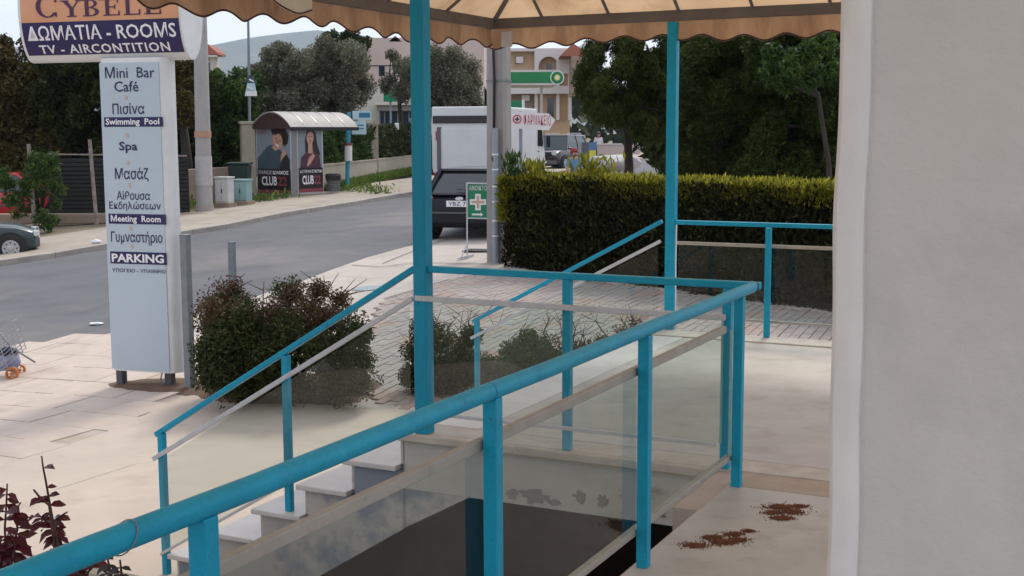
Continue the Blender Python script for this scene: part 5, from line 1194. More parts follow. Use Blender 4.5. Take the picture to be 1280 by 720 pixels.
# low wall right of the round pole's left side
def wallbox(name, label, p, q, z1, th, m, cap=None):
    p, q = Vector(p), Vector(q); c = TP(p.x, p.y); t = thing(name, label, 'wall', c); d = (q - p); d.z = 0; d.normalize(); n = Vector((-d.y, d.x, 0)) * th
    zb0, zb1 = terr(p.x, p.y) - .05, terr(q.x, q.y) - .05
    mb = MB(); mb.loft([[Vector((v.x, v.y, z)) for v, z in ((p, zb0), (q, zb1), (q + n, zb1), (p + n, zb0))], [Vector((v.x, v.y, z)) for v, z in ((p, z1[0]), (q, z1[1]), (q + n, z1[1]), (p + n, z1[0]))]]); mb.build('wall_body', m, t, c, bevel=.01)
    if cap:
        mb = MB(); n1 = n * 1.2; o_ = -n * .1; mb.loft([[Vector((v.x, v.y, z)) + o_ for v, z in ((p, z1[0] + .002), (q, z1[1] + .002), (q + n1, z1[1] + .002), (p + n1, z1[0] + .002))], [Vector((v.x, v.y, z + .05)) + o_ for v, z in ((p, z1[0]), (q, z1[1]), (q + n1, z1[1]), (p + n1, z1[0]))]]); mb.build('coping', cap, t, c)
    return t, c
p = dep(218, 240, 37); q = dep(302, 240, 40.5); wallbox('garden_wall', 'low brownish wall with shrubs above, behind the round pole', p, q, (dep(220, 213, 37).z, dep(302, 208, 40.5).z), .25, 'pinkish')
wp0 = Vector((dep(385, 230, 43.5).x, 43.5, 0)); wp1 = Vector((dep(540, 215, 62).x, 62, 0))
wallbox('boundary_wall', 'long beige boundary wall under the hedge beyond the bus shelter', wp0, wp1, (.50, .62), .25, 'bwall', 'bwall')
for (px, d, y0, lab) in ((466, 52.4, 156, 'beige gate pillar between the two hedge parts beyond the bus shelter'), (520.5, 59.4, 150, 'beige wall pillar partly behind the tall turquoise post'), (311, 40.6, 155, 'beige pillar just left of the bus shelter')):
    c = dep(px, 225, d); c.z = terr(c.x, c.y); zt = dep(px, y0, d).z; t = thing('wall_pillar', lab, 'pillar', c, .35, 'beige pillars of the boundary wall'); mb = MB(); mb.box((0, 0, (zt - c.z) / 2), (.42, .42, zt - c.z)); mb.build('shaft', 'bwall', t, bevel=.01); mb = MB(); mb.box((0, 0, zt - c.z + .04), (.5, .5, .09)); mb.build('cap', 'bwall', t, bevel=.01)
def hedgebox(label, p, q, z0, z1, th, m, n, size, name='hedge'):
    p, q = Vector(p), Vector(q); c = TP(p.x, p.y); t = thing(name, label, 'hedge', c); d = q - p; Lh = d.length; d.normalize(); nn = Vector((-d.y, d.x, 0))
    s = rng.random(n) * Lh; u = rng.random(n); v = rng.random(n); top = u < .25; z0_, z1_ = np.interp(s, [0, Lh], [z0[0], z0[1]]), np.interp(s, [0, Lh], [z1[0], z1[1]])
    bump_ = .10 * np.sin(s * 2.3) + .08 * np.sin(s * 5.1 + 1) ; off = np.where(top, v * th, .12 * rng.random(n) + .08 * np.sin(s * 3 + v * 5)); z = np.where(top, z1_ + bump_ - .1 * rng.random(n), z0_ + (z1_ + bump_ - z0_) * v)
    P = np.stack([p.x + d.x * s + nn.x * off, p.y + d.y * s + nn.y * off, z], 1); leafmesh('foliage', m, t, c, leafquads(P, size, 2, .3) - np.array(c), rng.random(n))
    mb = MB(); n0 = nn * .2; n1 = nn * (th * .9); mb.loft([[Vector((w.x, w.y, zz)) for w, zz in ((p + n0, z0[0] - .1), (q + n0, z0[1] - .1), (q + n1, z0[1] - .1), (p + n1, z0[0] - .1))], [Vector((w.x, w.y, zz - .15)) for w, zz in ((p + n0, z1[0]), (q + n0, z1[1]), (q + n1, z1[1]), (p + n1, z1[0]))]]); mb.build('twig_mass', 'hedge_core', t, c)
up = Vector((-.1, .35, 0)); wd_ = (wp1 - wp0).normalized(); L_ = (wp1 - wp0).length
kA = .47; hedgebox('dark hedge on the boundary wall directly behind the bus shelter, left of the gate pillar', wp0 + up, wp0.lerp(wp1, kA) + up, (.5, .55), (1.75, 1.85), .8, 'lf_mid', 9000, .14)
hedgebox('hedge on the boundary wall between the gate pillar and the tall turquoise post', wp0.lerp(wp1, kA + .03) + up, wp1 + up, (.55, .6), (1.85, 1.9), .8, 'lf_bush', 7000, .15)
mb = MB(); P_ = wp0.lerp(wp1, kA + .03) + up * 2.6; Q_ = wp0.lerp(wp1, .82) + up * 2.6; gz = 2.02; mb.loft([[Vector((v.x, v.y, zz)) for v, zz in ((P_, .3), (Q_, .3), (Q_, gz), (P_, gz))], [Vector((v.x - .05, v.y + .05, zz)) for v, zz in ((P_, .3), (Q_, .3), (Q_, gz), (P_, gz))]]); setp(mb.build('screen_fence', 'poster_dark', org=TP(P_.x, P_.y)), 'black screen fence showing above the hedge in front of the cream house', 'fence')
c = dep(496, 158, 56); setp(MB().box(c, (.18, .12, .30)).build('gate_lamp', 'txt_white', org=c, bevel=.03), 'small white box lamp above the hedge before the cream house', 'lamp')
# grass verge
V = []; n = 9000; s = rng.random(n); o_ = rng.random(n) ** 1.2
e0, e1 = Vector((dep(404, 240, 42).x, 42, 0)), Vector((dep(528, 225, 61).x, 61, 0)); dirn = (e1 - e0).normalized(); nr_ = Vector((dirn.y, -dirn.x, 0))
P = np.stack([e0.x + (e1.x - e0.x) * s + nr_.x * o_ * .55, e0.y + (e1.y - e0.y) * s + nr_.y * o_ * .55, np.zeros(n)], 1); P[:, 2] = [terr(a, b) + .1 for a, b in P[:, :2]]
gr = leafmesh('grass_verge', 'lf_grass', None, (0, 0, 0), leafquads(P, .22, 5, 2.5), rng.random(n)); setp(gr, 'green grass verge at the foot of the boundary wall', 'grass', kind='stuff')
# weeds along left fence and verge edge
def weeds(label, pts, n, size, m, d=None, name='weeds', spread=.35):
    P = []; 
    for (x, y) in pts:
        c = at(x, y)
        for k in range(n): P.append((c.x + rng.normal() * spread, c.y + rng.normal() * spread, terr(c.x, c.y) + .1 + abs(rng.normal()) * size * .5))
    o = leafmesh(name, m, None, (0, 0, 0), leafquads(np.array(P), size, 3, 1.5), rng.random(len(P))); setp(o, label, 'weeds', kind='stuff')
weeds('weeds at the foot of the dark slat fence', [(60, 281), (70, 279), (82, 277), (92, 276), (103, 276), (245, 258), (240, 262), (318, 256), (326, 255), (345, 252), (440, 243), (455, 240), (470, 246)], 110, .14, 'lf_grass', spread=.30)

# ================================================================== BUS SHELTER
Bs = at(366, 250); Bs.z = terr(Bs.x, Bs.y) + .1; gx_ = Vector((.8, -.6, 0)); lx_ = Vector((.6, .8, 0)); 
bs_ = thing('bus_shelter', 'bus shelter with barrel roof and two lit style poster panels on the far pavement', 'bus shelter', Bs); bs_['label'] = 'bus shelter with barrel roof and two poster panels on the far pavement'
def SPt(g_, l_, z_): return Bs + gx_ * (g_ - 1.62) + lx_ * l_ + Vector((0, 0, z_))
zq = lambda y, d=39.6: dep(345, y, d).z - Bs.z
zp0, zp1 = zq(246), zq(156)
def panel(p, q, z0, z1, nrm, fr='alu'):
    mb = MB(); mb.prism([p + Vector((0, 0, z0)), q + Vector((0, 0, z0)), q + Vector((0, 0, z1)), p + Vector((0, 0, z1))], -nrm * .18); return mb.build('poster_case', 'alu', bs_, Bs, bevel=.01)
n1 = Vector((-.6, -.8, 0)); n2 = gx_
k1 = panel(SPt(0, 0, 0), SPt(1.62, 0, 0), zp0, zp1, n1)
k2 = panel(SPt(1.62, .22, 0), SPt(1.62, 1.36, 0), zp0 + .06, zp1 - .02, n2)
def art(parent, p, ux, n, W_, z0, z1, which):
    """flat printed poster: unit square (0..1, 0..1) -> panel"""
    def PT(u, v, o): return p + ux * (u * W_) + Vector((0, 0, z0 + (z1 - z0) * v)) + n * (.004 + o * .003)
    def shp(name, pts, m, o): mb = MB(); mb.add([PT(u, v, o) for u, v in pts], [tuple(range(len(pts)))]); return mb.build(name, m, parent, Bs)
    def ell(cx, cy, rx, ry, rot=0, n_=18): return [(cx + math.cos(2 * math.pi * k / n_) * rx * math.cos(rot) - math.sin(2 * math.pi * k / n_) * ry * math.sin(rot), cy + math.cos(2 * math.pi * k / n_) * rx * math.sin(rot) + math.sin(2 * math.pi * k / n_) * ry * math.cos(rot)) for k in range(n_)]
    shp('poster', [(0, 0), (1, 0), (1, 1), (0, 1)], 'poster_bg', 0)
    if which == 1:
        shp('print_shirt', [(0, .36), (.92, .36), (.90, .48), (.80, .60), (.70, .66), (.56, .70), (.46, .74), (.30, .70), (.10, .58), (0, .52)], 'shirt', 1)
        shp('print_hair', ell(.66, .88, .24, .115, -.5), 'hair', 2); shp('print_hair', [(.50, .95), (.60, .995), (.86, .99), (.97, .88), (.94, .76), (.84, .70), (.80, .80), (.62, .93)], 'hair', 2)
        shp('print_face', ell(.635, .795, .155, .125, -.45), 'skin', 3); shp('print_neck', [(.44, .70), (.56, .64), (.72, .68), (.60, .74)], 'skin', 2.5)
        shp('print_fringe', [(.52, .91), (.60, .955), (.78, .93), (.86, .84), (.80, .86), (.66, .90), (.56, .87)], 'hair', 4)
        for (a, b) in ((.60, .825), (.71, .79)): shp('print_eye', ell(a, b, .028, .010, -.45), 'hair', 4)
        shp('print_mouth', ell(.625, .725, .05, .012, -.35), 'txt_white', 4); shp('print_nose', ell(.645, .775, .018, .022, -.4), 'darkred', 3.5)
        shp('print_hand', [(.72, .42), (.84, .40), (.90, .56), (.86, .66), (.78, .66), (.72, .56)], 'skin', 2.2); shp('print_arm', [(.66, .36), (.97, .36), (.99, .50), (.90, .60), (.76, .52)], 'poster_dark', 3)
    else:
        shp('print_hair', [(.30, .60), (.28, .80), (.38, .96), (.56, .99), (.74, .92), (.80, .74), (.92, .58), (.80, .54)], 'hair', 1)
        shp('print_dress', [(.06, .36), (.94, .36), (.88, .56), (.70, .62), (.34, .62), (.12, .54)], 'plum', 2)
        shp('print_face', ell(.50, .84, .15, .10, .15), 'skin', 3); shp('print_neck', [(.40, .60), (.60, .60), (.58, .78), (.42, .78)], 'skin', 2.5)
        for (a, b) in ((.44, .855), (.56, .86)): shp('print_eye', ell(a, b, .025, .009), 'hair', 4)
        shp('print_mouth', ell(.50, .79, .045, .010), 'darkred', 4); shp('print_hand', [(.34, .40), (.46, .42), (.70, .56), (.60, .60), (.46, .54), (.40, .50)], 'skin', 3)
    shp('poster_foot', [(0, 0), (1, 0), (1, .375), (0, .375)], 'poster_dark', 5); shp('poster_strip', [(0, .0), (1, .0), (1, .055), (0, .055)], 'darkred', 6)
    def word(txt, u0, u1, v0, v1, m, bold=0):
        vs, fs = text_fit(txt, u1 - u0, v1 - v0, bold); mb = MB(); put2d(mb, vs, fs, lambda x, y: PT(u0 + x, v0 + y, 7)); mb.build('lettering', m, parent, Bs)
    if which == 1: word('ΠΑΝΟΣ', .05, .45, .29, .345, 'txt_white', -.005); word('ΚΙΑΜΟΣ', .48, .95, .29, .345, 'txt_white', .025)
    else: word('ΚΑΤΕΡΙΝΑ', .05, .52, .30, .345, 'txt_white'); word('ΣΤΙΚΟΥΔΗ', .54, .96, .30, .345, 'txt_white', .02)
    word('CLUB', .13, .60, .12, .26, 'txt_white', .03); word('22', .62, .90, .12, .26, 'darkred', .03)
    if which == 1: word('ΠΑΡ - ΣΑΒ', .06, .30, .935, .96, 'red'); word('ΚΥΡΙΑΚΗ', .06, .30, .90, .925, 'red')
art(k1, SPt(.06, 0, 0), gx_, n1, 1.50, zp0 + .08, zp1 - .06, 1); art(k2, SPt(1.62, .27, 0), lx_, n2, 1.04, zp0 + .12, zp1 - .08, 2)
mb = MB(); mb.prism([SPt(1.50, .05, zp0), SPt(1.62, -.005, zp0), SPt(1.64, .22, zp0), SPt(1.50, .22, zp0)], (0, 0, zp1 - zp0 + .05)); mb.build('corner_post', 'shelter_frame', bs_, Bs)
mb = MB(); mb.prism([SPt(.35, .1, -.12), SPt(1.4, .1, -.12), SPt(1.4, .3, -.12), SPt(.25, .3, -.12)], (0, 0, zp0 + .13)); mb.build('case_foot', 'black', bs_, Bs)
LR = 2.85; zr0, zr1 = zq(159), zq(139)
arch = [(-.10 + 1.84 * (k / 14), zr0 + (zr1 - zr0) * math.sin(math.pi * k / 14) ** .8) for k in range(15)]
mb = MB(); mb.loft([[SPt(g_, l_, z_) for g_, z_ in arch] + [SPt(g_, l_, z_ - .04) for g_, z_ in arch[::-1]] for l_ in (-.12, LR)]); mb.build('roof', 'shelter', bs_, Bs, smooth='auto')
mb = MB(); mb.prism([SPt(g_ , -.10, z_ - .05) for g_, z_ in arch], lx_ * .03); mb.build('roof_end', 'smoke', bs_, Bs)
for l_ in (.5, 1.1, 1.7, 2.3): mb = MB(); mb.loft([[SPt(g_, l_ + q, z_ + .012) for g_, z_ in arch] + [SPt(g_, l_ + q, z_ - .01) for g_, z_ in arch[::-1]] for q in (-.02, .02)]); mb.build('roof_rib', 'shelter_frame', bs_, Bs)
mb = MB(); mb.bar(SPt(1.74, -.12, zr0 - .05), SPt(1.74, LR, zr0 - .05), .07, .11); mb.bar(SPt(-.10, -.12, zr0 - .05), SPt(-.10, LR, zr0 - .05), .07, .11); mb.build('gutter', 'black', bs_, Bs)
for g_, l_ in ((.0, 2.7), (.0, 1.5)): mb = MB(); mb.bar(SPt(g_, l_, -.1), SPt(g_, l_, zr0), .08, .08); mb.build('support', 'shelter_frame', bs_, Bs)
# litter bin, bus stop pole
c = at(417, 245); c.z += .1; t = thing('litter_bin', 'small dark ribbed litter bin to the right of the bus shelter', 'bin', c); hh = dep(417, 217, c.y).z - c.z
mb = MB(); pr_ = []
for k in range(13): z = .05 + (hh - .25) * k / 12; pr_.append((.20 + (.012 if k % 2 else 0) + .02 * k / 12, z))
mb.loft([[Vector((math.cos(2 * math.pi * q / 18) * r, math.sin(2 * math.pi * q / 18) * r, z)) for q in range(18)] for r, z in pr_]); mb.build('body', 'plasticgrey', t)
mb = MB(); mb.loft([[Vector((math.cos(2 * math.pi * q / 18) * r, math.sin(2 * math.pi * q / 18) * r, z)) for q in range(18)] for r, z in ((.25, hh - .20), (.26, hh - .06), (.22, hh))]); mb.build('lid', 'black', t, smooth='auto')
c = at(434, 240); c.z += .1; d_ = c.y; t = thing('bus_stop_pole', 'turquoise bus stop pole with pale blue signs at the right end of the shelter', 'bus stop', c)
mb = MB(); e = dep(436, 140, d_); mb.tube([c, Vector((e.x, d_, e.z))], .075, 10); mb.build('pole', 'blueprint', t, c, smooth='auto')
def plate(x0, x1, y0, y1, m, name, off, parent=None, th=.03):
    A_ = dep(x0, y1, d_); B_ = dep(x1, y1, d_); Cz = dep(x0, y0, d_).z; mb = MB(); mb.prism([Vector((A_.x, d_ + off, A_.z)), Vector((B_.x, d_ + off, B_.z)), Vector((B_.x, d_ + off, Cz)), Vector((A_.x, d_ + off, Cz))], (0, th, 0)); return mb.build(name, m, parent or t, c)
plate(441, 464, 138.5, 149.5, 'bluepale', 'upper_sign', -.05); plate(449, 463, 141, 147, 'bluedark', 'sign_field', -.056, th=.004)
lp_ = plate(440, 458, 151, 168, 'bluepale', 'lower_sign', -.05); 
for yy in (156, 160): plate(443, 455, yy, yy + 1.3, 'bluedark', 'text_line', -.056, th=.004)
mb = MB(); A_ = dep(436, 201, d_); B_ = dep(436, 182, d_); mb.tube([Vector((A_.x, d_ - .1, A_.z)), Vector((B_.x, d_ - .1, B_.z))], .125, 14); mb.build('timetable_tube', 'txt_white', t, c, smooth='auto'); mb = MB(); C_ = dep(436, 178.5, d_); mb.tube([Vector((B_.x, d_ - .1, B_.z + .002)), Vector((B_.x, d_ - .1, C_.z))], .135, 14); mb.build('tube_cap', 'darkred', t, c)
# thin pole with flag
c = TP(dep(311, 200, 41.5).x, 41.5); t = thing('thin_pole', 'thin tall grey pole with a small blue and white banner above the shelter', 'pole', c); e = dep(311, 8, 41.5)
mb = MB(); mb.tube([c, dep(311.5, 110, 41.5), Vector((dep(310, 8, 41.5).x, 41.5, e.z))], [.055, .05, .035], 10); mb.build('shaft', 'galv', t, c, smooth='auto')
d_ = 41.3
for (x0, x1, x2, x3, y0, y1, m, nm) in ((311, 315, 320, 308, 94, 104, 'winblue', 'banner_stripe'), (309, 318, 320, 307, 104, 114, 'bluepale', 'banner_field'), (307, 320, 321, 306, 114, 120, 'txt_white', 'banner_foot')):
    mb = MB(); mb.prism([dep(x0, y0, d_), dep(x1, y0, d_), dep(x2, y1, d_), dep(x3, y1, d_)], (0, .05, 0)); mb.build(nm, m, t, c)
mb = MB(); mb.prism([dep(312, 98, d_ - .02), dep(317, 101, d_ - .02), dep(317.5, 103, d_ - .02), dep(311, 100, d_ - .02)], (0, -.01, 0)); mb.prism([dep(309.5, 107, d_ - .02), dep(317, 111, d_ - .02), dep(317, 113, d_ - .02), dep(309, 109.5, d_ - .02)], (0, -.01, 0)); mb.build('banner_bars', 'txt_white', t, c)

# ================================================================== FAR HOUSES AND FILLING STATION
def facade(t, org, d, x0, x1, y0, y1, m, name='wall', depth=8, off=0):
    """a wall block whose front spans photo columns x0..x1 and rows y0..y1 at distance d"""
    A_ = dep(x0, y1, d); B_ = dep(x1, y1, d); zt = dep((x0 + x1) / 2, y0, d).z; zb = A_.z
    mb = MB(); mb.box(((A_.x + B_.x) / 2, d + off + depth / 2, (zt + zb) / 2), (B_.x - A_.x, depth, zt - zb)); return mb.build(name, m, t, org)
d = 78.; org = TP(dep(520, 200, d).x, d); ha = thing('cream_house', 'pale pink and cream house behind the grey green olive trees', 'house', org)
facade(ha, org, d, 456, 606, 47, 230, 'pinkwall'); facade(ha, org, d, 450, 606, 108, 230, 'creamwall', 'lower_wall', 8.2, -.25)
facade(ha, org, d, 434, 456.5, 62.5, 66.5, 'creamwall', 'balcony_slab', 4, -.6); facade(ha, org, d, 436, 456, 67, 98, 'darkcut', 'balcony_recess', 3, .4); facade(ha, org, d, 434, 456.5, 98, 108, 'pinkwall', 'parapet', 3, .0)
facade(ha, org, d, 474, 481, 82, 95, 'window', 'window', .1, -.06); facade(ha, org, d, 456, 520, 81.5, 82.6, 'window', 'ledge_line', .06, -.05)
facade(ha, org, d, 471, 530, 128, 132, 'creamwall', 'awning_edge', 1.2, -1.6); facade(ha, org, d, 474, 530, 132, 139, 'shade', 'porch_awning', 1.2, -1.4)
facade(ha, org, d, 476, 530, 140, 170, 'winblue', 'glazed_porch', .3, -.5)
for x in (476, 482, 498, 512): facade(ha, org, d, x, x + 1.4, 139.5, 170, 'galv', 'porch_post', .12, -.75)
facade(ha, org, d, 476, 530, 156, 157.4, 'galv', 'porch_rail', .12, -.8)
mb = MB(); P_ = [dep(486, 52, d), dep(494, 44.5, d), dep(502, 52, d)]; mb.prism(P_, (0, 3, 0)); mb.build('roof', 'tilered', ha, org)
c = dep(488, 120, 73); o = MB().box(c, (.75, .5, .62)).box(c + Vector((.2, 0, .34)), (.3, .4, .2)).build('green_kiosk', 'green', org=c, bevel=.03); setp(o, 'small bright green box between the olive branches before the cream house', 'box'); mb = MB(); mb.tube([c - Vector((0, 0, .3)), Vector((c.x, c.y, terr(c.x, c.y)))], .06, 8); mb.build('stand', 'galv', o, c)
d = 118.; org = TP(dep(640, 180, d).x, d); hb_ = thing('ochre_building', 'ochre apartment building with white arches and balconies behind the filling station', 'building', org)
facade(hb_, org, d, 572, 712, 62, 200, 'orangewall', depth=14)
facade(hb_, org, d, 572, 712, 61, 65, 'whitewall', 'cornice', 1, -.8); facade(hb_, org, d, 572, 712, 108, 118, 'whitewall', 'balcony_band', 1.4, -1.2); facade(hb_, org, d, 572, 712, 88, 93, 'whitewall', 'balcony_band', 1.2, -1.0)
for x in (576, 606, 668, 695, 710): facade(hb_, org, d, x, x + 4, 65, 150, 'whitewall', 'column', .5, -.7)
mb = MB(); A0_ = dep(668, 92, d).x; A1_ = dep(712, 92, d).x; zt = dep(690, 62, d).z; zb = dep(690, 91, d).z; cxm = dep(685.5, 80, d).x; rad = (dep(698, 80, d).x - dep(673, 80, d).x) / 2; zc = dep(685, 84, d).z
outl = [(A0_, zb), (A0_, zt), (A1_, zt), (A1_, zb), (cxm + rad, zb), (cxm + rad, zc)] + [(cxm + rad * math.cos(math.pi * k / 10), zc + rad * math.sin(math.pi * k / 10)) for k in range(1, 10)] + [(cxm - rad, zc), (cxm - rad, zb)]
mb.prism([Vector((x, d - .9, z)) for x, z in outl], (0, .3, 0)); mb.build('arch_wall', 'whitewall', hb_, org)
facade(hb_, org, d, 683, 689, 80, 91, 'window', 'window', .1, -.06); facade(hb_, org, d, 644, 649, 70, 80, 'window', 'window', .1, -.06)
facade(hb_, org, d, 610, 618, 72, 88, 'window', 'window', .1, -.06); facade(hb_, org, d, 586, 593, 72, 88, 'window', 'window', .1, -.06)
facade(hb_, org, d, 645, 654, 71, 79, 'whitewall', 'air_conditioner', .3, -.4); facade(hb_, org, d, 652, 662, 119, 126, 'whitewall', 'air_conditioner', .3, -.4)
facade(hb_, org, d, 640, 668, 119, 150, 'pinkish', 'painted_recess', .1, -.08); facade(hb_, org, d, 672, 708, 119, 150, 'orangewall', 'painted_recess', .1, -.08); facade(hb_, org, d, 684, 692, 122, 148, 'window', 'door', .1, -.14)  # flat panels, no hollow; the left one has recess shade in its darker colour
mb = MB(); mb.prism([dep(700, 70, 112), dep(716, 54, 112), dep(736, 66, 112), dep(736, 70, 112)], (0, 5, 0)); mb.build('roof', 'tilered', hb_, org)
facade(hb_, org, 112, 714, 730, 70, 120, 'pinkish', 'side_wing', 4)
# filling station
d = 86.; org = TP(dep(650, 190, d).x, d); fs2 = thing('filling_station_canopy', 'glossy green filling station canopy with a round flower emblem at its right end', 'filling station', org)
facade(fs2, org, d, 596, 690, 90, 104, 'bpgreen', 'fascia', 5.5); facade(fs2, org, d, 596, 694, 104.2, 106.5, 'whitewall', 'fascia_edge', 5.6, -.05)
for x in (615, 676): facade(fs2, org, d, x, x + 3.5, 106, 200, 'whitewall', 'column', .25, 2)
oc = dep(696.5, 97, d - .1)
def disc(r, m, off, name, n=24, pts=None): mb = MB(); mb.prism([oc + Vector((math.cos(2 * math.pi * k / n) * r, -off, math.sin(2 * math.pi * k / n) * r)) for k in range(n)], (0, .03, 0)); return mb.build(name, m, fs2, org)
disc(.47, 'txt_white', 0, 'emblem_rim'); disc(.40, 'bpgreen', .035, 'emblem_disc')
for r_o, m_, off in ((.36, 'green', .06), (.29, 'bpgreen', .065), (.22, 'yellow', .07), (.12, 'txt_white', .075)):
    mb = MB(); P_ = []
    for k in range(36): t_ = 2 * math.pi * k / 36; q = r_o * (1 if k % 2 == 0 else .78); P_.append(oc + Vector((math.cos(t_) * q, -off, math.sin(t_) * q)))
    mb.prism(P_, (0, .004, 0)); mb.build('emblem_petals', m_, fs2, org)
d = 80; org = TP(dep(645, 180, d).x, d); t = thing('price_totem', 'green and white price totem under the filling station canopy', 'sign', org); facade(t, org, d, 636, 652, 126, 137, 'green', 'board', .3); facade(t, org, d, 652.5, 656, 125, 190, 'txt_white', 'post', .3); facade(t, org, d, 637, 652, 138, 190, 'whitewall', 'lower_board', .3)
d = 96.; org = TP(dep(265, 120, d).x, d); t = thing('far_house', 'small cream house with red tiled roof beyond the trees, right of the sign head', 'house', org); facade(t, org, d, 240, 265, 68, 140, 'creamwall', depth=3)
mb = MB(); mb.prism([dep(236, 66, d - .5), dep(258, 54.5, d - .5), dep(271, 65, d - .5), dep(271.5, 68, d - .5), dep(236, 69, d - .5)], (0, 3, 0)); mb.build('roof', 'tilered', t, org); facade(t, org, d - .6, 240, 270, 69, 71, 'whitewall', 'eaves', .5)
facade(t, org, d, 258, 263, 78, 90, 'window', 'window', .1, -.06)

# ================================================================== TREES
def pxtree(name, label, cat, d, lst, base_px, m, n, size, group=None, dj=1.2, droop=0, shell=.3, aspect=2.2, trunk_r=.16, nl=7, fork=.45, tint=0, extra=None, stem_bend=0):
    b = Vector((dep(base_px, 200, d).x, d, 0)); b.z = terr(b.x, b.y); t = thing(name, label, cat, b, 0, group)
    C, Q = pxclumps(lst, d, rng, dj); cen = sum((Vector(c_) for c_ in C), Vector()) / len(C); zmin = min(c_[2] - q[2] for c_, q in zip(C, Q))
    k = b.lerp(Vector((cen.x, cen.y, cen.z)), fork); k.z = max(b.z + .5, (zmin + cen.z) / 2 - .2)
    mb = MB(); mb.tube([b - Vector((0, 0, .1)), b.lerp(k, .5) + Vector((.1 + stem_bend, 0, 0)), k], [trunk_r * 1.25, trunk_r, trunk_r * .75], 9); mb.build('trunk', 'bark', t, b, smooth=True)
    lm = MB(); 
    for i in range(nl): e_ = Vector(C[int(rng.integers(len(C)))]); mid = k.lerp(e_, .5) + Vector((rng.normal() * .2, 0, rng.random() * .3)); lm.tube([k - Vector((0, 0, .1)), mid, e_], [trunk_r * .6, trunk_r * .35, trunk_r * .1], 6)
    lm.build('limbs', 'bark', t, b, smooth=True)
    foliage('crown', m, t, b, C, Q, [max(60, int(n * (q[0] / np.mean([w_[0] for w_ in Q])) ** 1.5)) for q in Q], size, rng, droop=droop, shell=shell, aspect=aspect, tintshift=tint)
    return t
def blobpx(x0, x1, y0, y1, n, r0, r1, f=None):
    o = []
    while len(o) < n:
        x, y = rng.uniform(x0, x1), rng.uniform(y0, y1)
        if f is None or f(x, y): o.append((x, y, rng.uniform(r0, r1)))
    return o
def ell_(cx, cy, rx, ry): return lambda x, y: ((x - cx) / rx) ** 2 + ((y - cy) / ry) ** 2 < 1
GL = 'dark trees behind the slat fence'
pxtree('dark_tree', 'tall dark tree with brownish top filling the left edge above the green car', 'tree', 42, blobpx(-40, 75, 30, 200, 60, 14, 26, lambda x, y: y > 40 + max(0, x - 20) * .5 ), 20, 'lf_brown', 1200, .15, GL, dj=1.5)
pxtree('dark_tree', 'very dark leafy tree directly behind the upright sign panel', 'tree', 41, blobpx(50, 190, 70, 205, 66, 14, 26), 105, 'lf_dark', 1150, .15, GL, dj=1.5)
pxtree('dark_tree', 'dark green tree between the sign panel and the round pole', 'tree', 43, blobpx(185, 262, 84, 205, 40, 12, 22), 215, 'lf_dark', 1000, .15, GL, dj=1.2, tint=.1)
pxtree('leafy_tree', 'mid green leafy tree right of the round pole, left of the shelter', 'tree', 44, blobpx(258, 318, 92, 215, 46, 10, 20, lambda x, y: y > 92 + abs(x - 285) * .3), 285, 'lf_mid', 800, .15, None, dj=1.2)
pxtree('leafy_tree', 'brownish leafy tree showing just below the sign head at its right', 'tree', 39, blobpx(205, 250, 78, 150, 18, 10, 18), 230, 'lf_brown', 800, .13, None, dj=1)
bkd = MB(); x0_, x1_ = dep(-60, 200, 46).x, dep(312, 200, 46).x
pxtree('dark_tree', 'deep shaded tree mass low behind the slat fence', 'tree', 46, blobpx(-40, 310, 130, 230, 60, 18, 30), 150, 'lf_dark', 900, .2, GL, dj=1)
GO = 'grey green olive trees behind the bus shelter'
pxtree('olive_tree', 'broad grey green olive tree right above the bus shelter roof', 'tree', 49, blobpx(318, 392, 52, 142, 34, 10, 20, ell_(355, 98, 42, 48)), 360, 'lf_olive', 1500, .105, GO, dj=1.2, trunk_r=.2, shell=.2)
pxtree('olive_tree', 'grey green olive tree touching the cream house, right of the shelter roof', 'tree', 50, blobpx(380, 458, 55, 145, 36, 10, 20, ell_(416, 98, 42, 48)), 420, 'lf_olive', 1500, .105, GO, dj=1.2, trunk_r=.2, shell=.2)
pxtree('olive_tree', 'thin young olive tree before the cream house, left of the tall turquoise post', 'tree', 60, blobpx(474, 514, 66, 128, 14, 7, 13, ell_(495, 98, 20, 34)), 500, 'lf_olive', 700, .11, GO, dj=.8, trunk_r=.12, shell=.15, tint=-.1)
pxtree('olive_tree', 'grey green olive tree just right of the tall turquoise post behind the truck', 'tree', 58, blobpx(505, 600, 66, 140, 36, 9, 19, lambda x, y: ((x - 555) / 48) ** 2 + ((y - 108) / 42) ** 2 < 1), 540, 'lf_olive', 1400, .11, GO, dj=1, trunk_r=.25, shell=.2, tint=-.05)
pxtree('dark_tree', 'dark conifer top rising behind the olive trees under the awning edge', 'tree', 66, blobpx(405, 458, 44, 90, 18, 8, 14), 430, 'lf_dark', 600, .2, None, dj=1, tint=.15)
# shrub with red behind the fence post
pxtree('leafy_shrub', 'light green leafy shrub with bare stems around the left leaning post', 'shrub', 32.8, blobpx(0, 74, 195, 255, 24, 8, 15, lambda x, y: ((x - 38) / 38) ** 2 + ((y - 222) / 34) ** 2 < 1) + [(60, 280, 12), (52, 272, 12), (66, 275, 9), (12, 250, 11), (28, 262, 11), (44, 258, 10), (8, 232, 12), (70, 255, 9), (20, 268, 9)], 58, 'lf_mid', 190, .12, None, dj=.5, trunk_r=.05, shell=.05, tint=.15, aspect=3, nl=12)
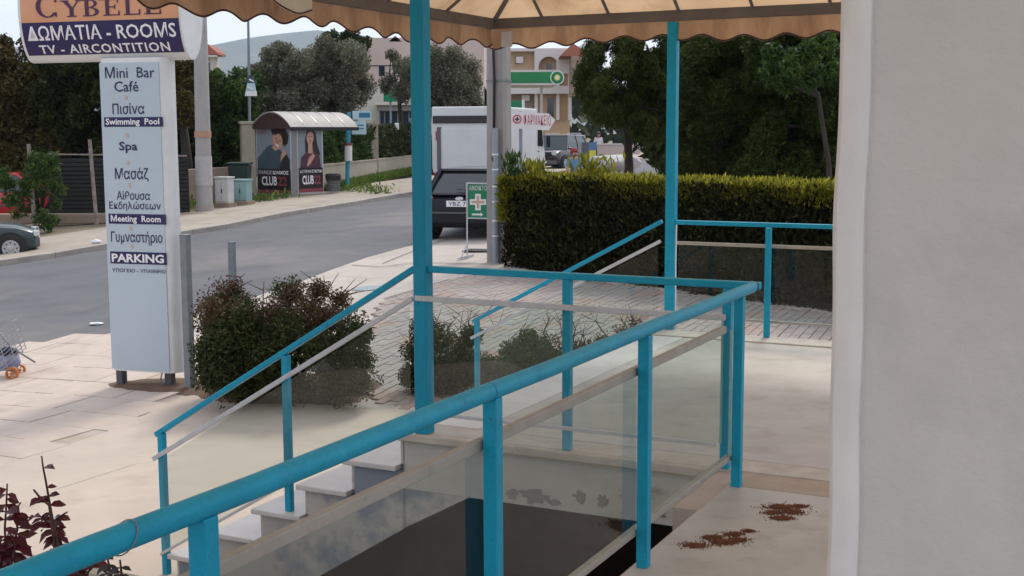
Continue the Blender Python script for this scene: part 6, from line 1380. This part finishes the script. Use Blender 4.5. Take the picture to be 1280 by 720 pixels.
# feathery trees behind the hedge
GR = 'feathery green trees behind the long hedge'
pxtree('feathery_tree', 'feathery drooping green tree over the dark off-road car and the hedge', 'tree', 30, blobpx(702, 850, 20, 175, 80, 10, 20, lambda x, y: y < 160 + 12 * math.sin(x / 9) - (26 if x < 765 else 0) and x > 730 + abs(y - 100) * .1), 779, 'lf_pine', 1500, .11, GR, dj=1.2, droop=.9, aspect=4.5, trunk_r=.11, shell=.1)
pxtree('feathery_tree', 'big dark tree behind the hedge, right of the far turquoise post', 'tree', 27, blobpx(845, 965, 10, 215, 84, 15, 27) + [(x, 212, 17) for x in range(835, 970, 13)], 900, 'lf_pine', 1700, .10, GR, dj=1.2, droop=.6, aspect=4, shell=.15, tint=-.15)
pxtree('feathery_tree', 'dark tree with lighter green upper branches next to the wall pier', 'tree', 26, blobpx(945, 1075, 10, 215, 84, 15, 27) + [(x, 212, 17) for x in range(955, 1080, 13)], 1000, 'lf_pine', 1500, .10, GR, dj=1.2, droop=.2, aspect=3, shell=.15, tint=-.12)
pxtree('leafy_tree', 'lighter green leafy tree top right under the awning beside the wall pier', 'tree', 23.5, blobpx(960, 1050, 50, 105, 18, 9, 18), 1040, 'lf_mid', 420, .12, None, dj=.8, droop=.2, aspect=2.6, shell=.1, trunk_r=.05)
pxtree('far_wood_tree', 'dark tree filling the gap behind the feathery trees', 'tree', 40, blobpx(800, 1100, 60, 200, 110, 18, 30), 860, 'lf_dark', 420, .26, None, dj=2)
wv_ = []
n = 5200; xs = rng.random(n) * 340 - 170; P = np.stack([xs, 175 + 14 * np.sin(xs * .08) + rng.random(n) * 14, np.zeros(n)], 1); P[:, 2] = .2 + rng.random(n) ** 1.2 * (5.0 + 1.8 * np.sin(xs * .13) + 1.3 * np.sin(xs * .37))
wd = leafmesh('distant_wood', 'lf_dark', None, (0, 0, 0), leafquads(P, 2.2, 1.5, .2), rng.random(n)); setp(wd, 'distant dark wood closing the view at the end of the street', 'wood', kind='stuff')

# ================================================================== PERSON beyond the hedge and street clutter
def figure(label, px, ytop, d, top, head, hgt=1.62, faceaway=False, seatless=True, headcover=True, rot=0.3):
    b = dep(px, 200, d); b.z = dep(px, ytop, d).z - hgt
    t = thing('person', label, 'person', b, rot); S = hgt / 1.7
    J = {'pel': (0, 0, .93), 'wst': (0, 0, 1.08), 'chs': (0, .01, 1.30), 'nck': (0, 0, 1.46), 'hd0': (0, -.01, 1.54), 'hd1': (0, -.01, 1.66),
         'sL': (.17, 0, 1.40), 'eL': (.24, .03, 1.13), 'wL': (.23, -.08, .90), 'hL': (.22, -.12, .82), 'sR': (-.17, 0, 1.40), 'eR': (-.24, .02, 1.14), 'wR': (-.22, -.10, .92), 'hR': (-.21, -.14, .84),
         'pL': (.09, 0, .88), 'kL': (.10, -.03, .50), 'aL': (.10, .03, .09), 'tL': (.11, -.12, .04), 'pR': (-.09, 0, .88), 'kR': (-.10, .05, .50), 'aR': (-.10, .12, .10), 'tR': (-.11, -.02, .04)}
    RD_ = {'pel': .145, 'wst': .12, 'chs': .145, 'nck': .055, 'hd0': .085, 'hd1': .092, 'sL': .07, 'eL': .045, 'wL': .03, 'hL': .035, 'sR': .07, 'eR': .045, 'wR': .03, 'hR': .035, 'pL': .09, 'kL': .06, 'aL': .042, 'tL': .035, 'pR': .09, 'kR': .06, 'aR': .042, 'tR': .035}
    Eg = [('pel', 'wst'), ('wst', 'chs'), ('chs', 'nck'), ('nck', 'hd0'), ('hd0', 'hd1'), ('chs', 'sL'), ('sL', 'eL'), ('eL', 'wL'), ('wL', 'hL'), ('chs', 'sR'), ('sR', 'eR'), ('eR', 'wR'), ('wR', 'hR'), ('pel', 'pL'), ('pL', 'kL'), ('kL', 'aL'), ('aL', 'tL'), ('pel', 'pR'), ('pR', 'kR'), ('kR', 'aR'), ('aR', 'tR')]
    def skin(keys, infl, name, m):
        ks = [k for k in J if k in keys]; ix = {k: i for i, k in enumerate(ks)}; me = bpy.data.meshes.new(name)
        me.from_pydata([tuple(Vector(J[k]) * S) for k in ks], [(ix[a], ix[b_]) for a, b_ in Eg if a in ix and b_ in ix], [])
        o = bpy.data.objects.new(name, me); col.objects.link(o); md = o.modifiers.new('s', 'SKIN'); o.modifiers.new('u', 'SUBSURF').levels = 2
        for k in ks: q = me.skin_vertices[0].data[ix[k]]; q.radius = (RD_[k] * infl * S, RD_[k] * infl * S * (.8 if k in ('chs', 'wst', 'pel') else 1)); q.use_root = (k == ks[0])
        dg = bpy.context.evaluated_depsgraph_get(); m2_ = bpy.data.meshes.new_from_object(o.evaluated_get(dg)); bpy.data.objects.remove(o); m2_.materials.clear(); m2_.materials.append(M[m])
        for p in m2_.polygons: p.use_smooth = True
        o = bpy.data.objects.new(name, m2_); col.objects.link(o); o.parent = t; return o
    bd = skin(set(J), 1.0, 'body', 'bodyskin'); skin({'pel', 'wst', 'chs', 'sL', 'eL', 'sR', 'eR'}, 1.16, 'shirt', top); skin({'pel', 'pL', 'kL', 'aL', 'pR', 'kR', 'aR'}, 1.18, 'trousers', 'trousers')
    bm = bmesh.new(); bmesh.ops.create_uvsphere(bm, u_segments=16, v_segments=12, radius=.125 * S)
    for v in bm.verts:
        if v.co.z < -.02 and v.co.y < 0: v.co.y *= .55
        v.co.z *= 1.1; v.co.y *= 1.08
    me = bpy.data.meshes.new('hair'); bm.to_mesh(me); bm.free(); me.materials.append(M[head]); o = bpy.data.objects.new('headscarf' if headcover else 'hair', me); col.objects.link(o); o.parent = t; o.location = (0, .025, 1.63 * S)
    for p in me.polygons: p.use_smooth = True
    for s_ in (1, -1): mb = MB(); mb.box((s_ * .032 * S, -.105 * S, 1.63 * S), (.018, .012, .010)); mb.build('eye', 'black', t)
    mb = MB(); mb.box((0, -.112 * S, 1.60 * S), (.018, .025, .03)); mb.build('nose', 'bodyskin', t, bevel=.006); mb = MB(); mb.box((0, -.10 * S, 1.565 * S), (.05, .012, .010)); mb.build('mouth', 'darkred', t)
    return t
figure('person with a dark red headscarf and pale blue top walking behind the hedge', 718, 187, 37, 'clothblue', 'clothred', 1.55)
figure('distant person in white clothes under the feathery tree', 748, 166, 66, 'clothwhite', 'hair', 1.62, headcover=False)
c = dep(741, 200, 50); c.z = terr(c.x, c.y); t = thing('banner_sign', 'small blue and yellow upright banner under the feathery tree', 'sign', c); P_ = dep(741, 178, 50); 
facade(t, c, 50, 736, 746, 178, 188, 'clothblue', 'upper_field', .1); facade(t, c, 50, 737, 745, 188, 203, 'yellow', 'lower_field', .1); mb = MB(); mb.tube([c, Vector((c.x, 50.05, dep(741, 203, 50).z))], .03, 6); mb.build('stand', 'galv', t, c)
d = 60.; org = TP(dep(765, 195, d).x, d); t = thing('pink_wall', 'low pinkish wall under the feathery tree beyond the hedge', 'wall', org); facade(t, org, d, 747, 800, 181, 193, 'pinkwall', 'wall_body', .3); facade(t, org, d, 746, 801, 179.5, 181, 'whitewall', 'coping', .4, -.05)
c = dep(760, 205, 44); c.z = terr(c.x, c.y); o = lump('stone_heap', Vector((c.x + .2, 44, dep(760, 204, 44).z)), (.9, .5, .28), 'clothwhite', 'pale grey mound covered with sheeting under the feathery tree', 'mound', 8)
c = TP(dep(728, 200, 58).x, 58); mb = MB(); facade(thing('dark_hoarding', 'dark grey hoarding to the right of the off-road car', 'fence', c), c, 58, 727, 742, 178, 205, 'plasticgrey', 'panel', .1)

# ================================================================== HILLS AND AIR
hm = MB(); NXh, NYh = 90, 14
prof_ = [(-1200, 60), (-400, 60), (0, 58), (180, 64), (250, 62), (290, 54), (340, 44), (400, 37), (450, 42), (520, 60), (600, 90), (700, 110), (900, 118), (1280, 120), (2400, 118)]
def ridge(px):
    y = np.interp(px, [p[0] for p in prof_], [p[1] for p in prof_]); return y + 1.2 * math.sin(px * .13) + .8 * math.sin(px * .31 + 1)
for j in range(NYh + 1):
    for i in range(NXh + 1):
        px = -1200 + 3600 * i / NXh; r = j / NYh; d = 1900 + 1500 * r; P_ = dep(px, ridge(px), 3400); x = (px - 640) / F * d; z = -5 + (P_.z + 5) * (r ** 1.3) + 14 * math.sin(i * 1.7 + j) * r * (1 - r) + 20 * math.sin(i * .55 + j * .8) * r * (1 - r); hm.v.append((x, d, z))
for j in range(NYh):
    for i in range(NXh): q = j * (NXh + 1) + i; hm.f.append((q, q + 1, q + NXh + 2, q + NXh + 1))
setp(hm.build('hill', 'hill', smooth=True), kind='structure')
hz = MB(); hz.box((0, 1500, 170), (7000, 4600, 346)); hzo = hz.build('haze', 'hill'); hzo['kind'] = 'stuff'
m = bpy.data.materials.new('air_haze'); m.use_nodes = True; n = m.node_tree; n.nodes.remove(n.nodes['Principled BSDF']); pv_ = n.nodes.new('ShaderNodeVolumePrincipled'); pv_.inputs['Color'].default_value = (.62, .78, 1, 1); pv_.inputs['Density'].default_value = .00016; pv_.inputs['Anisotropy'].default_value = .2
n.links.new(pv_.outputs[0], n.nodes['Material Output'].inputs['Volume']); hzo.data.materials.clear(); hzo.data.materials.append(m)
